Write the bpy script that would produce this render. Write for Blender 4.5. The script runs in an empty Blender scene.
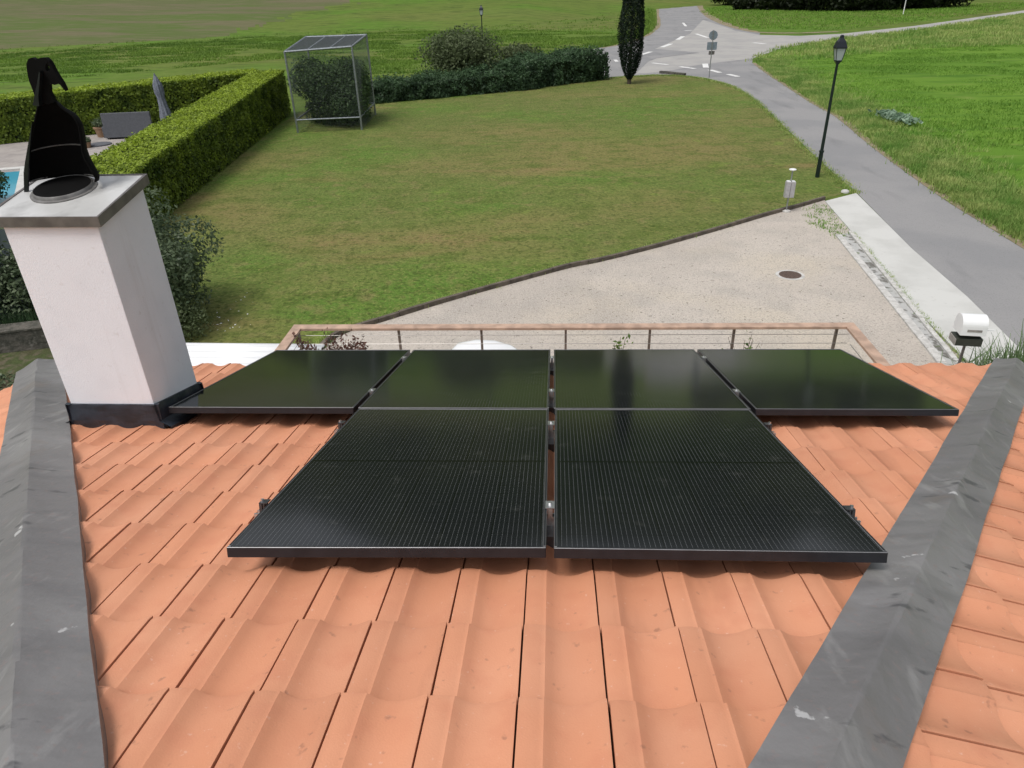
import bpy, bmesh, math, random
import numpy as np
from mathutils import Vector, Matrix, noise
from mathutils.geometry import tessellate_polygon
random.seed(7); rng = np.random.default_rng(7)
C = bpy.context.scene.collection
H = 6.5
# ------------------------------------------------------------------ camera
F, PITCH, ROLL, YAW = 718.995, 0.5131037, -0.0316854, -0.0668140
SL = 0.2680616
def _cam():
    cy, sy = math.cos(YAW), math.sin(YAW)
    f = np.array([sy*math.cos(PITCH), cy*math.cos(PITCH), -math.sin(PITCH)])
    r = np.array([cy, -sy, 0.]); u = np.cross(r, f)
    c, s = math.cos(ROLL), math.sin(ROLL)
    return c*r+s*u, -s*r+c*u, f
CR, CU, CF = _cam()
cd = bpy.data.cameras.new('camera'); cam = bpy.data.objects.new('camera', cd); C.objects.link(cam)
cam.matrix_world = Matrix(((CR[0], CU[0], -CF[0], 0), (CR[1], CU[1], -CF[1], 0), (CR[2], CU[2], -CF[2], H), (0, 0, 0, 1)))
cd.sensor_width = 36; cd.lens = F/1024*36; cd.clip_start = .05; cd.clip_end = 6000
bpy.context.scene.camera = cam
def ray(x, y): return CF*F + CR*(x-512) - CU*(y-384)
def at(x, y, z=0.):
    """pixel of the photograph -> point on the horizontal plane at height z"""
    d = ray(x, y); t = (z-H)/d[2]; return (d[0]*t, d[1]*t, z)
PN = np.array([0, math.sin(SL), math.cos(SL)])
PO = np.array([-.0147, 1.8997, H-1.72906])
def on_roof(x, y, off=0.):
    d = ray(x, y); q = PO-off*PN-np.array([0, 0, H]); return d*((PN@q)/(PN@d)) + np.array([0, 0, H])

# ------------------------------------------------------------------ materials
M = {}
def nt(name):
    m = bpy.data.materials.new(name); m.use_nodes = True; M[name] = m
    return m, m.node_tree.nodes, m.node_tree.links, m.node_tree.nodes['Principled BSDF']
def mat(name, col, rough=.6, metal=0., spec=.5, var=.0, scale=8., bump=0., bscale=60., col2=None, attr=False, sub=None, coat=0):
    m, N, L, b = nt(name)
    b.inputs['Roughness'].default_value = rough; b.inputs['Metallic'].default_value = metal
    b.inputs['Specular IOR Level'].default_value = spec
    if coat: b.inputs['Coat Weight'].default_value = coat
    tc = N.new('ShaderNodeTexCoord')
    c2 = col2 if col2 else tuple(c*(1-var) for c in col)
    mix = N.new('ShaderNodeMix'); mix.data_type = 'RGBA'
    mix.inputs[6].default_value = (*c2, 1); mix.inputs[7].default_value = (*col, 1)
    no = N.new('ShaderNodeTexNoise'); no.inputs['Scale'].default_value = scale; no.inputs['Detail'].default_value = 6
    L.new(tc.outputs['Object'], no.inputs['Vector'])
    cr = N.new('ShaderNodeMapRange'); cr.inputs[1].default_value = .35; cr.inputs[2].default_value = .65
    L.new(no.outputs['Fac'], cr.inputs[0])
    if attr:
        a = N.new('ShaderNodeAttribute'); a.attribute_name = 'tone'
        ml = N.new('ShaderNodeMath'); ml.operation = 'MULTIPLY_ADD'; ml.inputs[1].default_value = .35; ml.use_clamp = True
        m2 = N.new('ShaderNodeMath'); m2.operation = 'MULTIPLY'; m2.inputs[1].default_value = .75
        L.new(a.outputs['Fac'], m2.inputs[0]); L.new(cr.outputs[0], ml.inputs[0]); L.new(m2.outputs[0], ml.inputs[2]); L.new(ml.outputs[0], mix.inputs[0])
    else: L.new(cr.outputs[0], mix.inputs[0])
    L.new(mix.outputs[2], b.inputs['Base Color'])
    if bump:
        n2 = N.new('ShaderNodeTexNoise'); n2.inputs['Scale'].default_value = bscale; n2.inputs['Detail'].default_value = 4
        L.new(tc.outputs['Object'], n2.inputs['Vector'])
        bp = N.new('ShaderNodeBump'); bp.inputs['Strength'].default_value = bump; bp.inputs['Distance'].default_value = .02
        L.new(n2.outputs['Fac'], bp.inputs['Height']); L.new(bp.outputs['Normal'], b.inputs['Normal'])
    return m

def chain(N, L, coords, base, layers):
    """stack colour layers: each (colour, scale(xyz or float), detail, lo, hi, strength, seed)"""
    cur = None
    for col, sc, det, lo, hi, st, seed in layers:
        mp = N.new('ShaderNodeMapping'); mp.inputs['Location'].default_value = (seed*13.7, seed*7.1, seed*3.3)
        if isinstance(sc, tuple): mp.inputs['Scale'].default_value = sc; s = 1
        else: s = sc
        L.new(coords, mp.inputs['Vector'])
        no = N.new('ShaderNodeTexNoise'); no.inputs['Scale'].default_value = s; no.inputs['Detail'].default_value = det
        L.new(mp.outputs[0], no.inputs['Vector'])
        mr = N.new('ShaderNodeMapRange'); mr.inputs[1].default_value = lo; mr.inputs[2].default_value = hi; mr.inputs[4].default_value = st
        L.new(no.outputs['Fac'], mr.inputs[0])
        mx = N.new('ShaderNodeMix'); mx.data_type = 'RGBA'; mx.inputs[7].default_value = (*col, 1)
        if cur is None: mx.inputs[6].default_value = (*base, 1)
        else: L.new(cur, mx.inputs[6])
        L.new(mr.outputs[0], mx.inputs[0]); cur = mx.outputs[2]
    return cur
def layered(name, base, layers, rough=.8, metal=0, spec=.3, bump=0., bscale=60., bdist=.02, bdetail=4, attr_mix=None):
    m, N, L, b = nt(name)
    b.inputs['Roughness'].default_value = rough; b.inputs['Metallic'].default_value = metal; b.inputs['Specular IOR Level'].default_value = spec
    tc = N.new('ShaderNodeTexCoord')
    cur = chain(N, L, tc.outputs['Object'], base, layers)
    if attr_mix:
        a = N.new('ShaderNodeAttribute'); a.attribute_name = 'tone'
        hs = N.new('ShaderNodeHueSaturation'); mr = N.new('ShaderNodeMapRange'); mr.inputs[3].default_value = 1-attr_mix; mr.inputs[4].default_value = 1+attr_mix
        L.new(a.outputs['Fac'], mr.inputs[0]); L.new(mr.outputs[0], hs.inputs['Value']); L.new(cur, hs.inputs['Color']); cur = hs.outputs[0]
    L.new(cur, b.inputs['Base Color'])
    if bump:
        n2 = N.new('ShaderNodeTexNoise'); n2.inputs['Scale'].default_value = bscale; n2.inputs['Detail'].default_value = bdetail
        L.new(tc.outputs['Object'], n2.inputs['Vector'])
        bp = N.new('ShaderNodeBump'); bp.inputs['Strength'].default_value = bump; bp.inputs['Distance'].default_value = bdist
        L.new(n2.outputs['Fac'], bp.inputs['Height']); L.new(bp.outputs['Normal'], b.inputs['Normal'])
    return m

layered('terracotta', (.59, .258, .146), [
    ((.64, .310, .190), 2.2, 5, .4, .65, .6, 1), ((.54, .215, .125), 9., 6, .5, .72, .5, 2),
    ((.30, .14, .09), 26., 4, .66, .75, .6, 3), ((.68, .45, .36), 60., 3, .68, .76, .5, 4), ((.40, .17, .10), (7, 1.3, 3), 6, .60, .72, .35, 8)],
    rough=.62, spec=.35, bump=.25, bscale=180, bdist=.003, attr_mix=.055)
layered('terracotta_under', (.16, .06, .04), [((.1, .04, .03), 8., 4, .4, .6, .6, 1)], rough=.9)
layered('flashing', (.180, .174, .175), [
    ((.25, .245, .245), 1.2, 4, .42, .62, .8, 1), ((.135, .132, .135), (2.5, 9, 6), 7, .50, .66, .5, 2), ((.32, .315, .31), (14, 4, 7), 8, .58, .70, .5, 7), ((.25, .19, .18), 40, 4, .6, .7, .4, 9),
    ((.19, .145, .11), 3.1, 6, .62, .72, .3, 5), ((.66, .66, .66), 11., 8, .715, .735, .55, 3), ((.07, .07, .075), (4., 12, 8), 8, .64, .69, .7, 6)],
    rough=.5, metal=.2, spec=.5, bump=.7, bscale=7, bdist=.016, bdetail=7)
layered('white_render', (.80, .82, .87), [((.74, .76, .81), 5., 6, .45, .65, .5, 1), ((.60, .58, .58), 30., 5, .64, .74, .35, 2), ((.62, .61, .62), (9, 9, .9), 6, .60, .74, .35, 3)], rough=.85, bump=.5, bscale=140, bdist=.004)
layered('cap_metal', (.56, .56, .55), [((.66, .66, .65), 3., 4, .4, .6, .8, 1), ((.20, .195, .19), 4., 7, .48, .72, .75, 2)], rough=.45, metal=.35, bump=.1, bscale=30)
mat('lip_metal', (.20, .185, .18), .5, .5, var=.35, scale=14)
mat('soot_black', (.003, .003, .0032), .8, 0., .12, var=.4, scale=12)
mat('cowl_steel', (.05, .055, .06), .35, .8, .5, var=.5, scale=10)
mat('collar_steel', (.20, .195, .19), .55, .3, var=.4, scale=20)
layered('lead', (.022, .029, .042), [((.032, .04, .055), 12., 5, .45, .6, .8, 1), ((.012, .015, .02), (6, 6, 22), 4, .5, .65, .8, 2)], rough=.5, spec=.5, bump=.5, bscale=22, bdist=.01)
mat('frame_black', (.022, .023, .028), .38, .3, .5, var=.25, scale=20)
mat('frame_edge_glint', (.24, .24, .25), .4, .4, .5, var=.2, scale=20)  # sky glint along the frame bevels, painted as a paler colour
mat('alu', (.62, .62, .62), .32, .9, var=.2, scale=40)
mat('alu_dark', (.12, .12, .125), .4, .8, var=.3, scale=40)
mat('bolt', (.75, .75, .76), .25, 1.)
mat('handrail_wood', (.52, .36, .27), .6, var=.35, scale=7, bump=.2, bscale=40)
mat('post_brown', (.20, .165, .14), .5, .3, var=.3)
mat('cable', (.30, .29, .28), .35, .8)
mat('white_plastic', (.80, .81, .82), .35, var=.06, scale=3)
mat('car_white', (.82, .83, .84), .22, 0, .5, var=.03, coat=.6)
mat('car_glass', (.02, .025, .03), .05, 0, .6)
mat('tyre', (.02, .02, .02), .8)
mat('rim', (.4, .4, .42), .3, .9)
mat('red_lamp', (.35, .02, .02), .2)
layered('concrete', (.54, .54, .52), [((.45, .45, .43), 1.1, 6, .42, .62, .7, 1), ((.38, .37, .35), 9., 7, .62, .75, .5, 2)], rough=.85, bump=.3, bscale=60, bdist=.004)
layered('kerb_concrete', (.56, .55, .53), [((.40, .39, .37), 6., 7, .42, .62, .8, 1), ((.16, .15, .13), 22., 5, .6, .7, .7, 2)], rough=.9, bump=.6, bscale=40, bdist=.01)
layered('channel', (.42, .42, .41), [((.12, .115, .10), 5., 7, .5, .6, .9, 1), ((.10, .14, .05), 4., 6, .62, .7, .8, 2)], rough=.9, bump=.8, bscale=30, bdist=.015)
layered('asphalt', (.235, .235, .24), [((.28, .275, .275), .35, 5, .42, .6, .8, 1), ((.17, .17, .175), (.9, .25, 1), 5, .55, .7, .7, 2), ((.13, .13, .13), 40., 3, .55, .7, .5, 3)], rough=.85, bump=.5, bscale=90, bdist=.006)
layered('asphalt_light', (.36, .35, .335), [((.31, .305, .30), .5, 6, .45, .6, .8, 4), ((.24, .22, .20), .9, 6, .6, .72, .5, 2)], rough=.9, bump=.4, bscale=60, bdist=.006)
layered('dirt_edge', (.24, .19, .13), [((.15, .15, .06), 1.6, 6, .45, .6, .8, 1), ((.32, .27, .2), 5., 6, .5, .65, .8, 2)], rough=.95, bump=.5, bscale=20)
layered('road_paint', (.70, .70, .69), [((.35, .35, .35), 3., 6, .5, .7, .7, 1)], rough=.7)
layered('gravel', (.44, .395, .35), [
    ((.52, .47, .415), .45, 4, .4, .62, .8, 1), ((.54, .47, .36), .30, 4, .54, .68, .4, 9), ((.36, .33, .30), .9, 6, .5, .66, .5, 5), ((.29, .26, .23), 24., 5, .50, .64, .6, 2), ((.62, .58, .52), 34., 3, .54, .66, .6, 3), ((.12, .11, .09), 13., 4, .66, .70, .8, 6)],
    rough=.9, bump=1., bscale=40, bdist=.022)
layered('lawn', (.128, .156, .042), [
    ((.092, .182, .026), .14, 5, .45, .62, .8, 1), ((.205, .168, .066), (.10, .20, .2), 6, .47, .66, .8, 2),
    ((.265, .165, .085), (.12, .35, .3), 6, .60, .74, .75, 7), ((.075, .11, .018), (.5, 1.6, 1), 6, .52, .7, .6, 3), ((.19, .19, .06), 3.5, 6, .52, .68, .5, 4),
    ((.080, .125, .020), 1.1, 6, .5, .66, .55, 8), ((.21, .175, .075), 1.7, 6, .56, .70, .55, 9), ((.16, .25, .04), .8, 5, .62, .72, .5, 11),
    ((.045, .065, .012), 9., 5, .50, .64, .6, 5), ((.24, .25, .08), 12., 4, .54, .68, .55, 6)],
    rough=.9, spec=.15, bump=1., bscale=9, bdist=.09, bdetail=6)
layered('meadow', (.110, .155, .030), [
    ((.085, .175, .020), .05, 5, .45, .6, .8, 1), ((.15, .145, .05), (.02, .05, .1), 6, .5, .62, .45, 2),
    ((.055, .085, .018), (.25, .9, .3), 6, .5, .64, .8, 3), ((.15, .19, .05), (.8, 2.2, 1), 6, .52, .66, .6, 4)],
    rough=.95, spec=.1, bump=.7, bscale=1.2, bdist=.16, bdetail=6)
layered('mown', (.108, .116, .052), [((.085, .125, .032), (.02, .05, .1), 7, .42, .62, .9, 1), ((.14, .12, .075), (.05, .14, .1), 7, .5, .62, .7, 4), ((.16, .14, .085), (.2, 1., .3), 6, .5, .66, .6, 2)], rough=.95, spec=.1, bump=.6, bscale=.8, bdist=.15)
layered('pasture', (.095, .190, .022), [
    ((.13, .23, .03), .10, 5, .45, .6, .7, 1), ((.055, .13, .015), (.3, .9, .3), 6, .5, .66, .7, 2), ((.18, .22, .06), (.5, 1.2, .5), 6, .58, .72, .6, 3)],
    rough=.95, spec=.1, bump=.6, bscale=2.2, bdist=.06, bdetail=5)
layered('dark_soil', (.07, .06, .035), [((.05, .075, .02), 1.2, 6, .4, .6, .9, 1), ((.12, .10, .07), 6, 6, .5, .65, .7, 2)], rough=.95, bump=1, bscale=8, bdist=.05)
layered('paving', (.34, .31, .29), [((.25, .23, .22), 1.3, 6, .42, .62, .8, 1), ((.42, .40, .37), 4., 6, .55, .7, .6, 2)], rough=.85, bump=.2, bscale=20)
layered('hill_wood', (.035, .055, .02), [((.02, .03, .012), .04, 8, .42, .6, .9, 1), ((.07, .085, .03), .015, 6, .5, .65, .7, 2)], rough=1, spec=0, bump=1., bscale=.08, bdist=8, bdetail=8)
layered('stone_dark', (.12, .11, .095), [((.06, .06, .05), 5, 6, .4, .6, .9, 1), ((.2, .19, .17), 14, 5, .55, .7, .6, 2)], rough=.9, bump=.8, bscale=12, bdist=.03)
mat('edging', (.14, .115, .09), .85, var=.5, scale=5, bump=.4, bscale=30)
mat('manhole_iron', (.15, .105, .085), .75, .3, var=.45, scale=30, bump=.6, bscale=50)
mat('lamp_green', (.010, .022, .020), .35, .2, .5, var=.3)
mat('lamp_roof', (.015, .018, .025), .3, .3, .5)
m_, N_, L_, b_ = nt('lamp_glass'); b_.inputs['Base Color'].default_value = (.55, .62, .62, 1); b_.inputs['Roughness'].default_value = .25; b_.inputs['Transmission Weight'].default_value = .35
mat('sign_back', (.30, .35, .42), .4, .6, var=.2)
mat('galv', (.36, .37, .38), .45, .6, var=.3, scale=20)
mat('meter_grey', (.42, .41, .42), .5, 0, var=.2, scale=14)
mat('mail_green', (.05, .055, .045), .5, .3, var=.3)
mat('mail_grey', (.33, .31, .29), .6, .1, var=.3)
mat('cushion_grey', (.10, .105, .12), .9, var=.2, scale=12)
mat('parasol_cloth', (.19, .21, .26), .9, var=.4, scale=14)
mat('clay_pot', (.32, .20, .12), .8, var=.3)
mat('bark', (.09, .07, .05), .9, var=.4, scale=20)
mat('cage_frame', (.33, .36, .39), .4, .7, var=.3, scale=9)
mat('cage_wire', (.16, .18, .19), .5, .5)
mat('shed_blue', (.30, .34, .38), .6, var=.3, scale=3)
m_, N_, L_, b_ = nt('pool_water'); b_.inputs['Base Color'].default_value = (.07, .36, .50, 1); b_.inputs['Roughness'].default_value = .08
m_, N_, L_, b_ = nt('window_glass'); b_.inputs['Base Color'].default_value = (.03, .04, .05, 1); b_.inputs['Roughness'].default_value = .05
def leaf(name, dark, light, rough=.55, trans=0):
    m = mat(name, light, rough, 0, .3, scale=1.3, col2=dark, attr=True)
    N, L = m.node_tree.nodes, m.node_tree.links; b = N['Principled BSDF']; out = N['Material Output']
    tr = N.new('ShaderNodeBsdfTranslucent'); mx = N.new('ShaderNodeMixShader'); mx.inputs[0].default_value = .38
    src = b.inputs['Base Color'].links[0].from_socket; L.new(src, tr.inputs['Color'])
    L.new(b.outputs[0], mx.inputs[1]); L.new(tr.outputs[0], mx.inputs[2]); L.new(mx.outputs[0], out.inputs['Surface'])
    return m
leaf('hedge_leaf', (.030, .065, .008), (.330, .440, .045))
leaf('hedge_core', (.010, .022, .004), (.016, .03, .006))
leaf('juniper_leaf', (.012, .030, .014), (.100, .180, .080))
leaf('bush_leaf', (.038, .058, .020), (.170, .215, .100))
leaf('laurel_leaf', (.028, .056, .024), (.215, .270, .155), .4)
leaf('cypress_leaf', (.004, .012, .006), (.020, .042, .018))
leaf('tree_leaf', (.008, .014, .005), (.030, .045, .014))
leaf('red_leaf', (.05, .022, .02), (.20, .10, .075))
leaf('green_leaf', (.05, .10, .02), (.20, .30, .07))
leaf('spiky_leaf', (.045, .085, .025), (.20, .30, .13))
leaf('silver_leaf', (.11, .20, .12), (.36, .48, .36))
leaf('rough_blade', (.085, .165, .025), (.200, .320, .050), .7)
leaf('verge_blade', (.11, .26, .035), (.44, .48, .17), .7)
leaf('pasture_blade', (.10, .22, .025), (.23, .40, .06), .7)
leaf('vine_leaf', (.016, .042, .014), (.100, .165, .060))

# solar cell surface, drawn in metres of the panel's own UV map
def cells():
    m, N, L, b = nt('solar_cells')
    b.inputs['Roughness'].default_value = .13; b.inputs['Specular IOR Level'].default_value = .5
    uv = N.new('ShaderNodeUVMap'); uv.uv_map = 'metres'
    sp = N.new('ShaderNodeSeparateXYZ'); L.new(uv.outputs[0], sp.inputs[0])
    def math_(op, a, bb=None, c=None):
        n = N.new('ShaderNodeMath'); n.operation = op
        for i, v in enumerate((a, bb, c)):
            if v is None: continue
            if isinstance(v, (int, float)): n.inputs[i].default_value = v
            else: L.new(v, n.inputs[i])
        return n.outputs[0]
    def band(coord, period, off, half):
        s = math_('ADD', coord, off); mo = math_('PINGPONG', s, period/2)   # 0 at multiples of the period
        return math_('LESS_THAN', mo, half)
    x, y = sp.outputs[0], sp.outputs[1]
    bus = band(x, .0182, .0091, .0008)
    gap = math_('MAXIMUM', band(x, .182, -.022, .0022), band(y, .0935, -.02, .0011))
    dash = band(y, .0117, 0, .0040)
    nz = N.new('ShaderNodeTexNoise'); nz.inputs['Scale'].default_value = 2.2; nz.inputs['Detail'].default_value = 5; L.new(uv.outputs[0], nz.inputs['Vector'])
    mr = N.new('ShaderNodeMapRange'); mr.inputs[1].default_value = .3; mr.inputs[2].default_value = .7; mr.inputs[3].default_value = .6; mr.inputs[4].default_value = 1.0
    L.new(nz.outputs['Fac'], mr.inputs[0])
    ds = math_('MULTIPLY_ADD', dash, .75, .30)
    bf = math_('MULTIPLY', bus, math_('MULTIPLY', mr.outputs[0], ds))
    m1 = N.new('ShaderNodeMix'); m1.data_type = 'RGBA'; m1.inputs[6].default_value = (.0075, .008, .011, 1); m1.inputs[7].default_value = (.12, .125, .13, 1); L.new(bf, m1.inputs[0])
    m2 = N.new('ShaderNodeMix'); m2.data_type = 'RGBA'; m2.inputs[7].default_value = (.003, .003, .004, 1); L.new(gap, m2.inputs[0]); L.new(m1.outputs[2], m2.inputs[6])
    mid = math_('LESS_THAN', math_('ABSOLUTE', math_('ADD', y, -.874)), .007)
    m3 = N.new('ShaderNodeMix'); m3.data_type = 'RGBA'; m3.inputs[7].default_value = (.003, .003, .004, 1); L.new(mid, m3.inputs[0]); L.new(m2.outputs[2], m3.inputs[6])
    # thin dust with shapes of its own
    n3 = N.new('ShaderNodeTexNoise'); n3.inputs['Scale'].default_value = 7; n3.inputs['Detail'].default_value = 8; L.new(uv.outputs[0], n3.inputs['Vector'])
    mr3 = N.new('ShaderNodeMapRange'); mr3.inputs[1].default_value = .62; mr3.inputs[2].default_value = .78; mr3.inputs[4].default_value = .10; L.new(n3.outputs['Fac'], mr3.inputs[0])
    m4 = N.new('ShaderNodeMix'); m4.data_type = 'RGBA'; m4.inputs[7].default_value = (.3, .3, .28, 1); L.new(mr3.outputs[0], m4.inputs[0]); L.new(m3.outputs[2], m4.inputs[6])
    L.new(m4.outputs[2], b.inputs['Base Color'])
    mr4 = N.new('ShaderNodeMapRange'); mr4.inputs[3].default_value = .085; mr4.inputs[4].default_value = .125; L.new(nz.outputs['Fac'], mr4.inputs[0]); L.new(mr4.outputs[0], b.inputs['Roughness'])
cells()

# ------------------------------------------------------------------ object helpers
def tag(o, label=None, cat=None, group=None, kind=None):
    if label: o['label'] = label
    if cat: o['category'] = cat
    if group: o['group'] = group
    if kind: o['kind'] = kind
    return o
def empty(name, loc, label, cat, group=None, rz=0):
    o = bpy.data.objects.new(name, None); C.objects.link(o); o.location = loc; o.rotation_euler.z = rz
    o.empty_display_size = .2
    return tag(o, label, cat, group)
def link(name, me, m, parent=None, world=True):
    o = bpy.data.objects.new(name, me); C.objects.link(o)
    if m is not None and not me.materials: me.materials.append(M[m] if isinstance(m, str) else m)
    if parent is not None:
        o.parent = parent
        if world:   # mesh is in world coordinates: undo the parents' placement
            root = parent; mw = Matrix.Identity(4)
            ch = []
            while root is not None: ch.append(root); root = root.parent
            for q in reversed(ch): mw = mw @ q.matrix_parent_inverse @ Matrix.LocRotScale(q.location, q.rotation_euler, q.scale)
            o.matrix_parent_inverse = mw.inverted()
    return o
def pyd(name, V, Fc, m, parent=None, world=True, smooth=False, tone=None):
    me = bpy.data.meshes.new(name); me.from_pydata([tuple(map(float, v)) for v in V], [], Fc); me.update()
    if smooth:
        me.shade_smooth()
    if tone is not None:
        a = me.attributes.new('tone', 'FLOAT', 'FACE'); a.data.foreach_set('value', np.asarray(tone, dtype=np.float32))
    return link(name, me, m, parent, world)
class MB:
    def __init__(s): s.V, s.F = [], []
    def add(s, V, Fc):
        k = len(s.V); s.V += [tuple(v) for v in V]; s.F += [tuple(i+k for i in f) for f in Fc]; return s
    def hexa(s, P):   # 4 bottom + 4 top points
        return s.add(P, [(3, 2, 1, 0), (4, 5, 6, 7), (0, 1, 5, 4), (1, 2, 6, 5), (2, 3, 7, 6), (3, 0, 4, 7)])
    def box(s, a, b, mat4=None):
        P = [Vector((x, y, z)) for z in (a[2], b[2]) for x, y in ((a[0], a[1]), (b[0], a[1]), (b[0], b[1]), (a[0], b[1]))]
        if mat4 is not None: P = [mat4 @ p for p in P]
        return s.hexa(P)
    def tube(s, p, q, r0, r1=None, n=10, caps=True):
        p, q = Vector(p), Vector(q); r1 = r0 if r1 is None else r1
        d = (q-p).normalized(); a = d.orthogonal().normalized(); b = d.cross(a)
        V = [c+(a*math.cos(t)+b*math.sin(t))*r for c, r in ((p, r0), (q, r1)) for t in [2*math.pi*i/n for i in range(n)]]
        Fc = [(i, (i+1) % n, n+(i+1) % n, n+i) for i in range(n)]
        if caps: Fc += [tuple(reversed(range(n))), tuple(range(n, 2*n))]
        return s.add(V, Fc)
    def lathe(s, c, prof, n=24, sq=None):
        V = []; m = len(prof)
        for r, z in prof:
            for i in range(n):
                t = 2*math.pi*(i+.5)/n; V.append((c[0]+r*math.cos(t), c[1]+r*math.sin(t), c[2]+z))
        Fc = [(j*n+i, j*n+(i+1) % n, (j+1)*n+(i+1) % n, (j+1)*n+i) for j in range(m-1) for i in range(n)]
        Fc += [tuple(reversed(range(n))), tuple(range((m-1)*n, m*n))]
        return s.add(V, Fc)
    def build(s, name, m, parent=None, smooth=False, bevel=0, world=True):
        me = bpy.data.meshes.new(name)
        me.from_pydata([tuple(v) for v in s.V], [], s.F); me.update()
        if bevel:
            bm = bmesh.new(); bm.from_mesh(me)
            bmesh.ops.bevel(bm, geom=bm.edges[:], offset=bevel, segments=2, affect='EDGES', profile=.7, clamp_overlap=True); bm.to_mesh(me); bm.free()
        if smooth:
            me.shade_smooth()
            me.set_sharp_from_angle(angle=math.radians(40))
        return link(name, me, m, parent, world)

def sheet(name, pts, z, m, kind='structure', label=None, cat=None):
    P = [Vector((p[0], p[1], z)) for p in pts]
    tris = tessellate_polygon([P])
    bm = bmesh.new(); vs = [bm.verts.new(p) for p in P]
    for t in tris:
        try: bm.faces.new([vs[i] for i in t])
        except ValueError: pass
    bm.normal_update()
    for f in bm.faces:
        if f.normal.z < 0: f.normal_flip()
    me = bpy.data.meshes.new(name); bm.to_mesh(me); bm.free()
    o = link(name, me, m); return tag(o, label, cat, kind=kind)
def smooth_line(P, n=6):
    out = []; P = [np.array(p[:2], float) for p in P]
    for i in range(len(P)-1):
        p0, p1, p2, p3 = P[max(i-1, 0)], P[i], P[i+1], P[min(i+2, len(P)-1)]
        for k in range(n):
            t = k/n; out.append(.5*((2*p1)+(-p0+p2)*t+(2*p0-5*p1+4*p2-p3)*t*t+(-p0+3*p1-3*p2+p3)*t**3))
    out.append(P[-1]); return [tuple(o) for o in out]
def pix(*L, z=0.): return [at(x, y, z)[:2] for x, y in L]

def leaves(name, cen, size, m, parent=None, up=0., tone=None, aspect=.5, kind=None, outward=None, world=True):
    """one small rhombic leaf face per centre; normals random, or biased outward"""
    cen = np.asarray(cen, float); n = len(cen)
    size = np.broadcast_to(np.asarray(size, float), (n,))*rng.uniform(.6, 1.35, n)
    a = rng.normal(size=(n, 3)); 
    nrm = rng.normal(size=(n, 3))
    if outward is not None: nrm = nrm*.55+outward
    nrm[:, 2] += up
    nrm /= np.linalg.norm(nrm, axis=1)[:, None]
    a -= (a*nrm).sum(1)[:, None]*nrm; a /= np.linalg.norm(a, axis=1)[:, None]+1e-9
    b = np.cross(nrm, a)
    V = np.empty((n, 4, 3))
    V[:, 0] = cen-a*size[:, None]*.5; V[:, 2] = cen+a*size[:, None]*.5
    V[:, 1] = cen+b*size[:, None]*aspect*.5+nrm*size[:, None]*.08; V[:, 3] = cen-b*size[:, None]*aspect*.5+nrm*size[:, None]*.08
    return quads(name, V, m, parent, rng.uniform(0, 1, n) if tone is None else tone, world)
def quads(name, V, m, parent, tone, world=True):
    n = len(V); me = bpy.data.meshes.new(name)
    me.vertices.add(n*4); me.vertices.foreach_set('co', V.reshape(-1).astype(np.float32))
    me.loops.add(n*4); me.loops.foreach_set('vertex_index', np.arange(n*4, dtype=np.int32))
    me.polygons.add(n); me.polygons.foreach_set('loop_start', np.arange(0, n*4, 4, dtype=np.int32))
    me.update(calc_edges=True)
    a = me.attributes.new('tone', 'FLOAT', 'FACE'); a.data.foreach_set('value', np.asarray(tone, dtype=np.float32))
    return link(name, me, m, parent, world)
def blades(name, xy, h, m, per=6, spread=.12, width=.02, lean=.5, z=0., tone=None, parent=None, zs=None):
    xy = np.asarray(xy, float); n = len(xy)
    h = np.broadcast_to(np.asarray(h, float), (n,))
    tn = rng.uniform(0, 1, n) if tone is None else tone
    c = np.repeat(xy, per, 0)+rng.normal(size=(n*per, 2))*spread; hh = np.repeat(h, per)*rng.uniform(.55, 1.2, n*per)
    zz = np.repeat(zs, per) if zs is not None else np.full(n*per, z)
    th = rng.uniform(0, 2*np.pi, n*per); ln = rng.uniform(.1, 1, n*per)*lean*hh
    d = np.stack([np.cos(th), np.sin(th)], 1); s = np.stack([-d[:, 1], d[:, 0]], 1)
    w = width*rng.uniform(.6, 1.4, n*per)
    V = np.zeros((n*per, 4, 3))
    V[:, 0, :2] = c-s*w[:, None]; V[:, 1, :2] = c+s*w[:, None]
    V[:, 2, :2] = c+d*ln[:, None]+s*w[:, None]*.25; V[:, 3, :2] = c+d*ln[:, None]-s*w[:, None]*.25
    V[:, :2, 2] = zz[:, None]; V[:, 2:, 2] = (zz+hh)[:, None]
    t = np.clip(np.repeat(tn, per)+rng.normal(size=n*per)*.18, 0, 1)
    return quads(name, V, m, parent, t)
def vnoise(xy, sc, seed=0):
    return np.array([noise.noise(Vector((x*sc+seed*9.1, y*sc+seed*5.3, seed*1.7))) for x, y in xy])*.5+.5
def inside(xy, poly):
    x, y = xy[:, 0], xy[:, 1]; r = np.zeros(len(xy), bool); n = len(poly)
    for i in range(n):
        x0, y0 = poly[i][:2]; x1, y1 = poly[(i+1) % n][:2]
        c = ((y0 > y) != (y1 > y)) & (x < (x1-x0)*(y-y0)/((y1-y0) if y1 != y0 else 1e-9)+x0); r ^= c
    return r
def scatter_poly(poly, n):
    P = np.array([p[:2] for p in poly]); lo, hi = P.min(0), P.max(0); out = np.zeros((0, 2))
    while len(out) < n:
        q = rng.uniform(lo, hi, (n*2, 2)); out = np.concatenate([out, q[inside(q, P)]])
    return out[:n]
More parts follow.
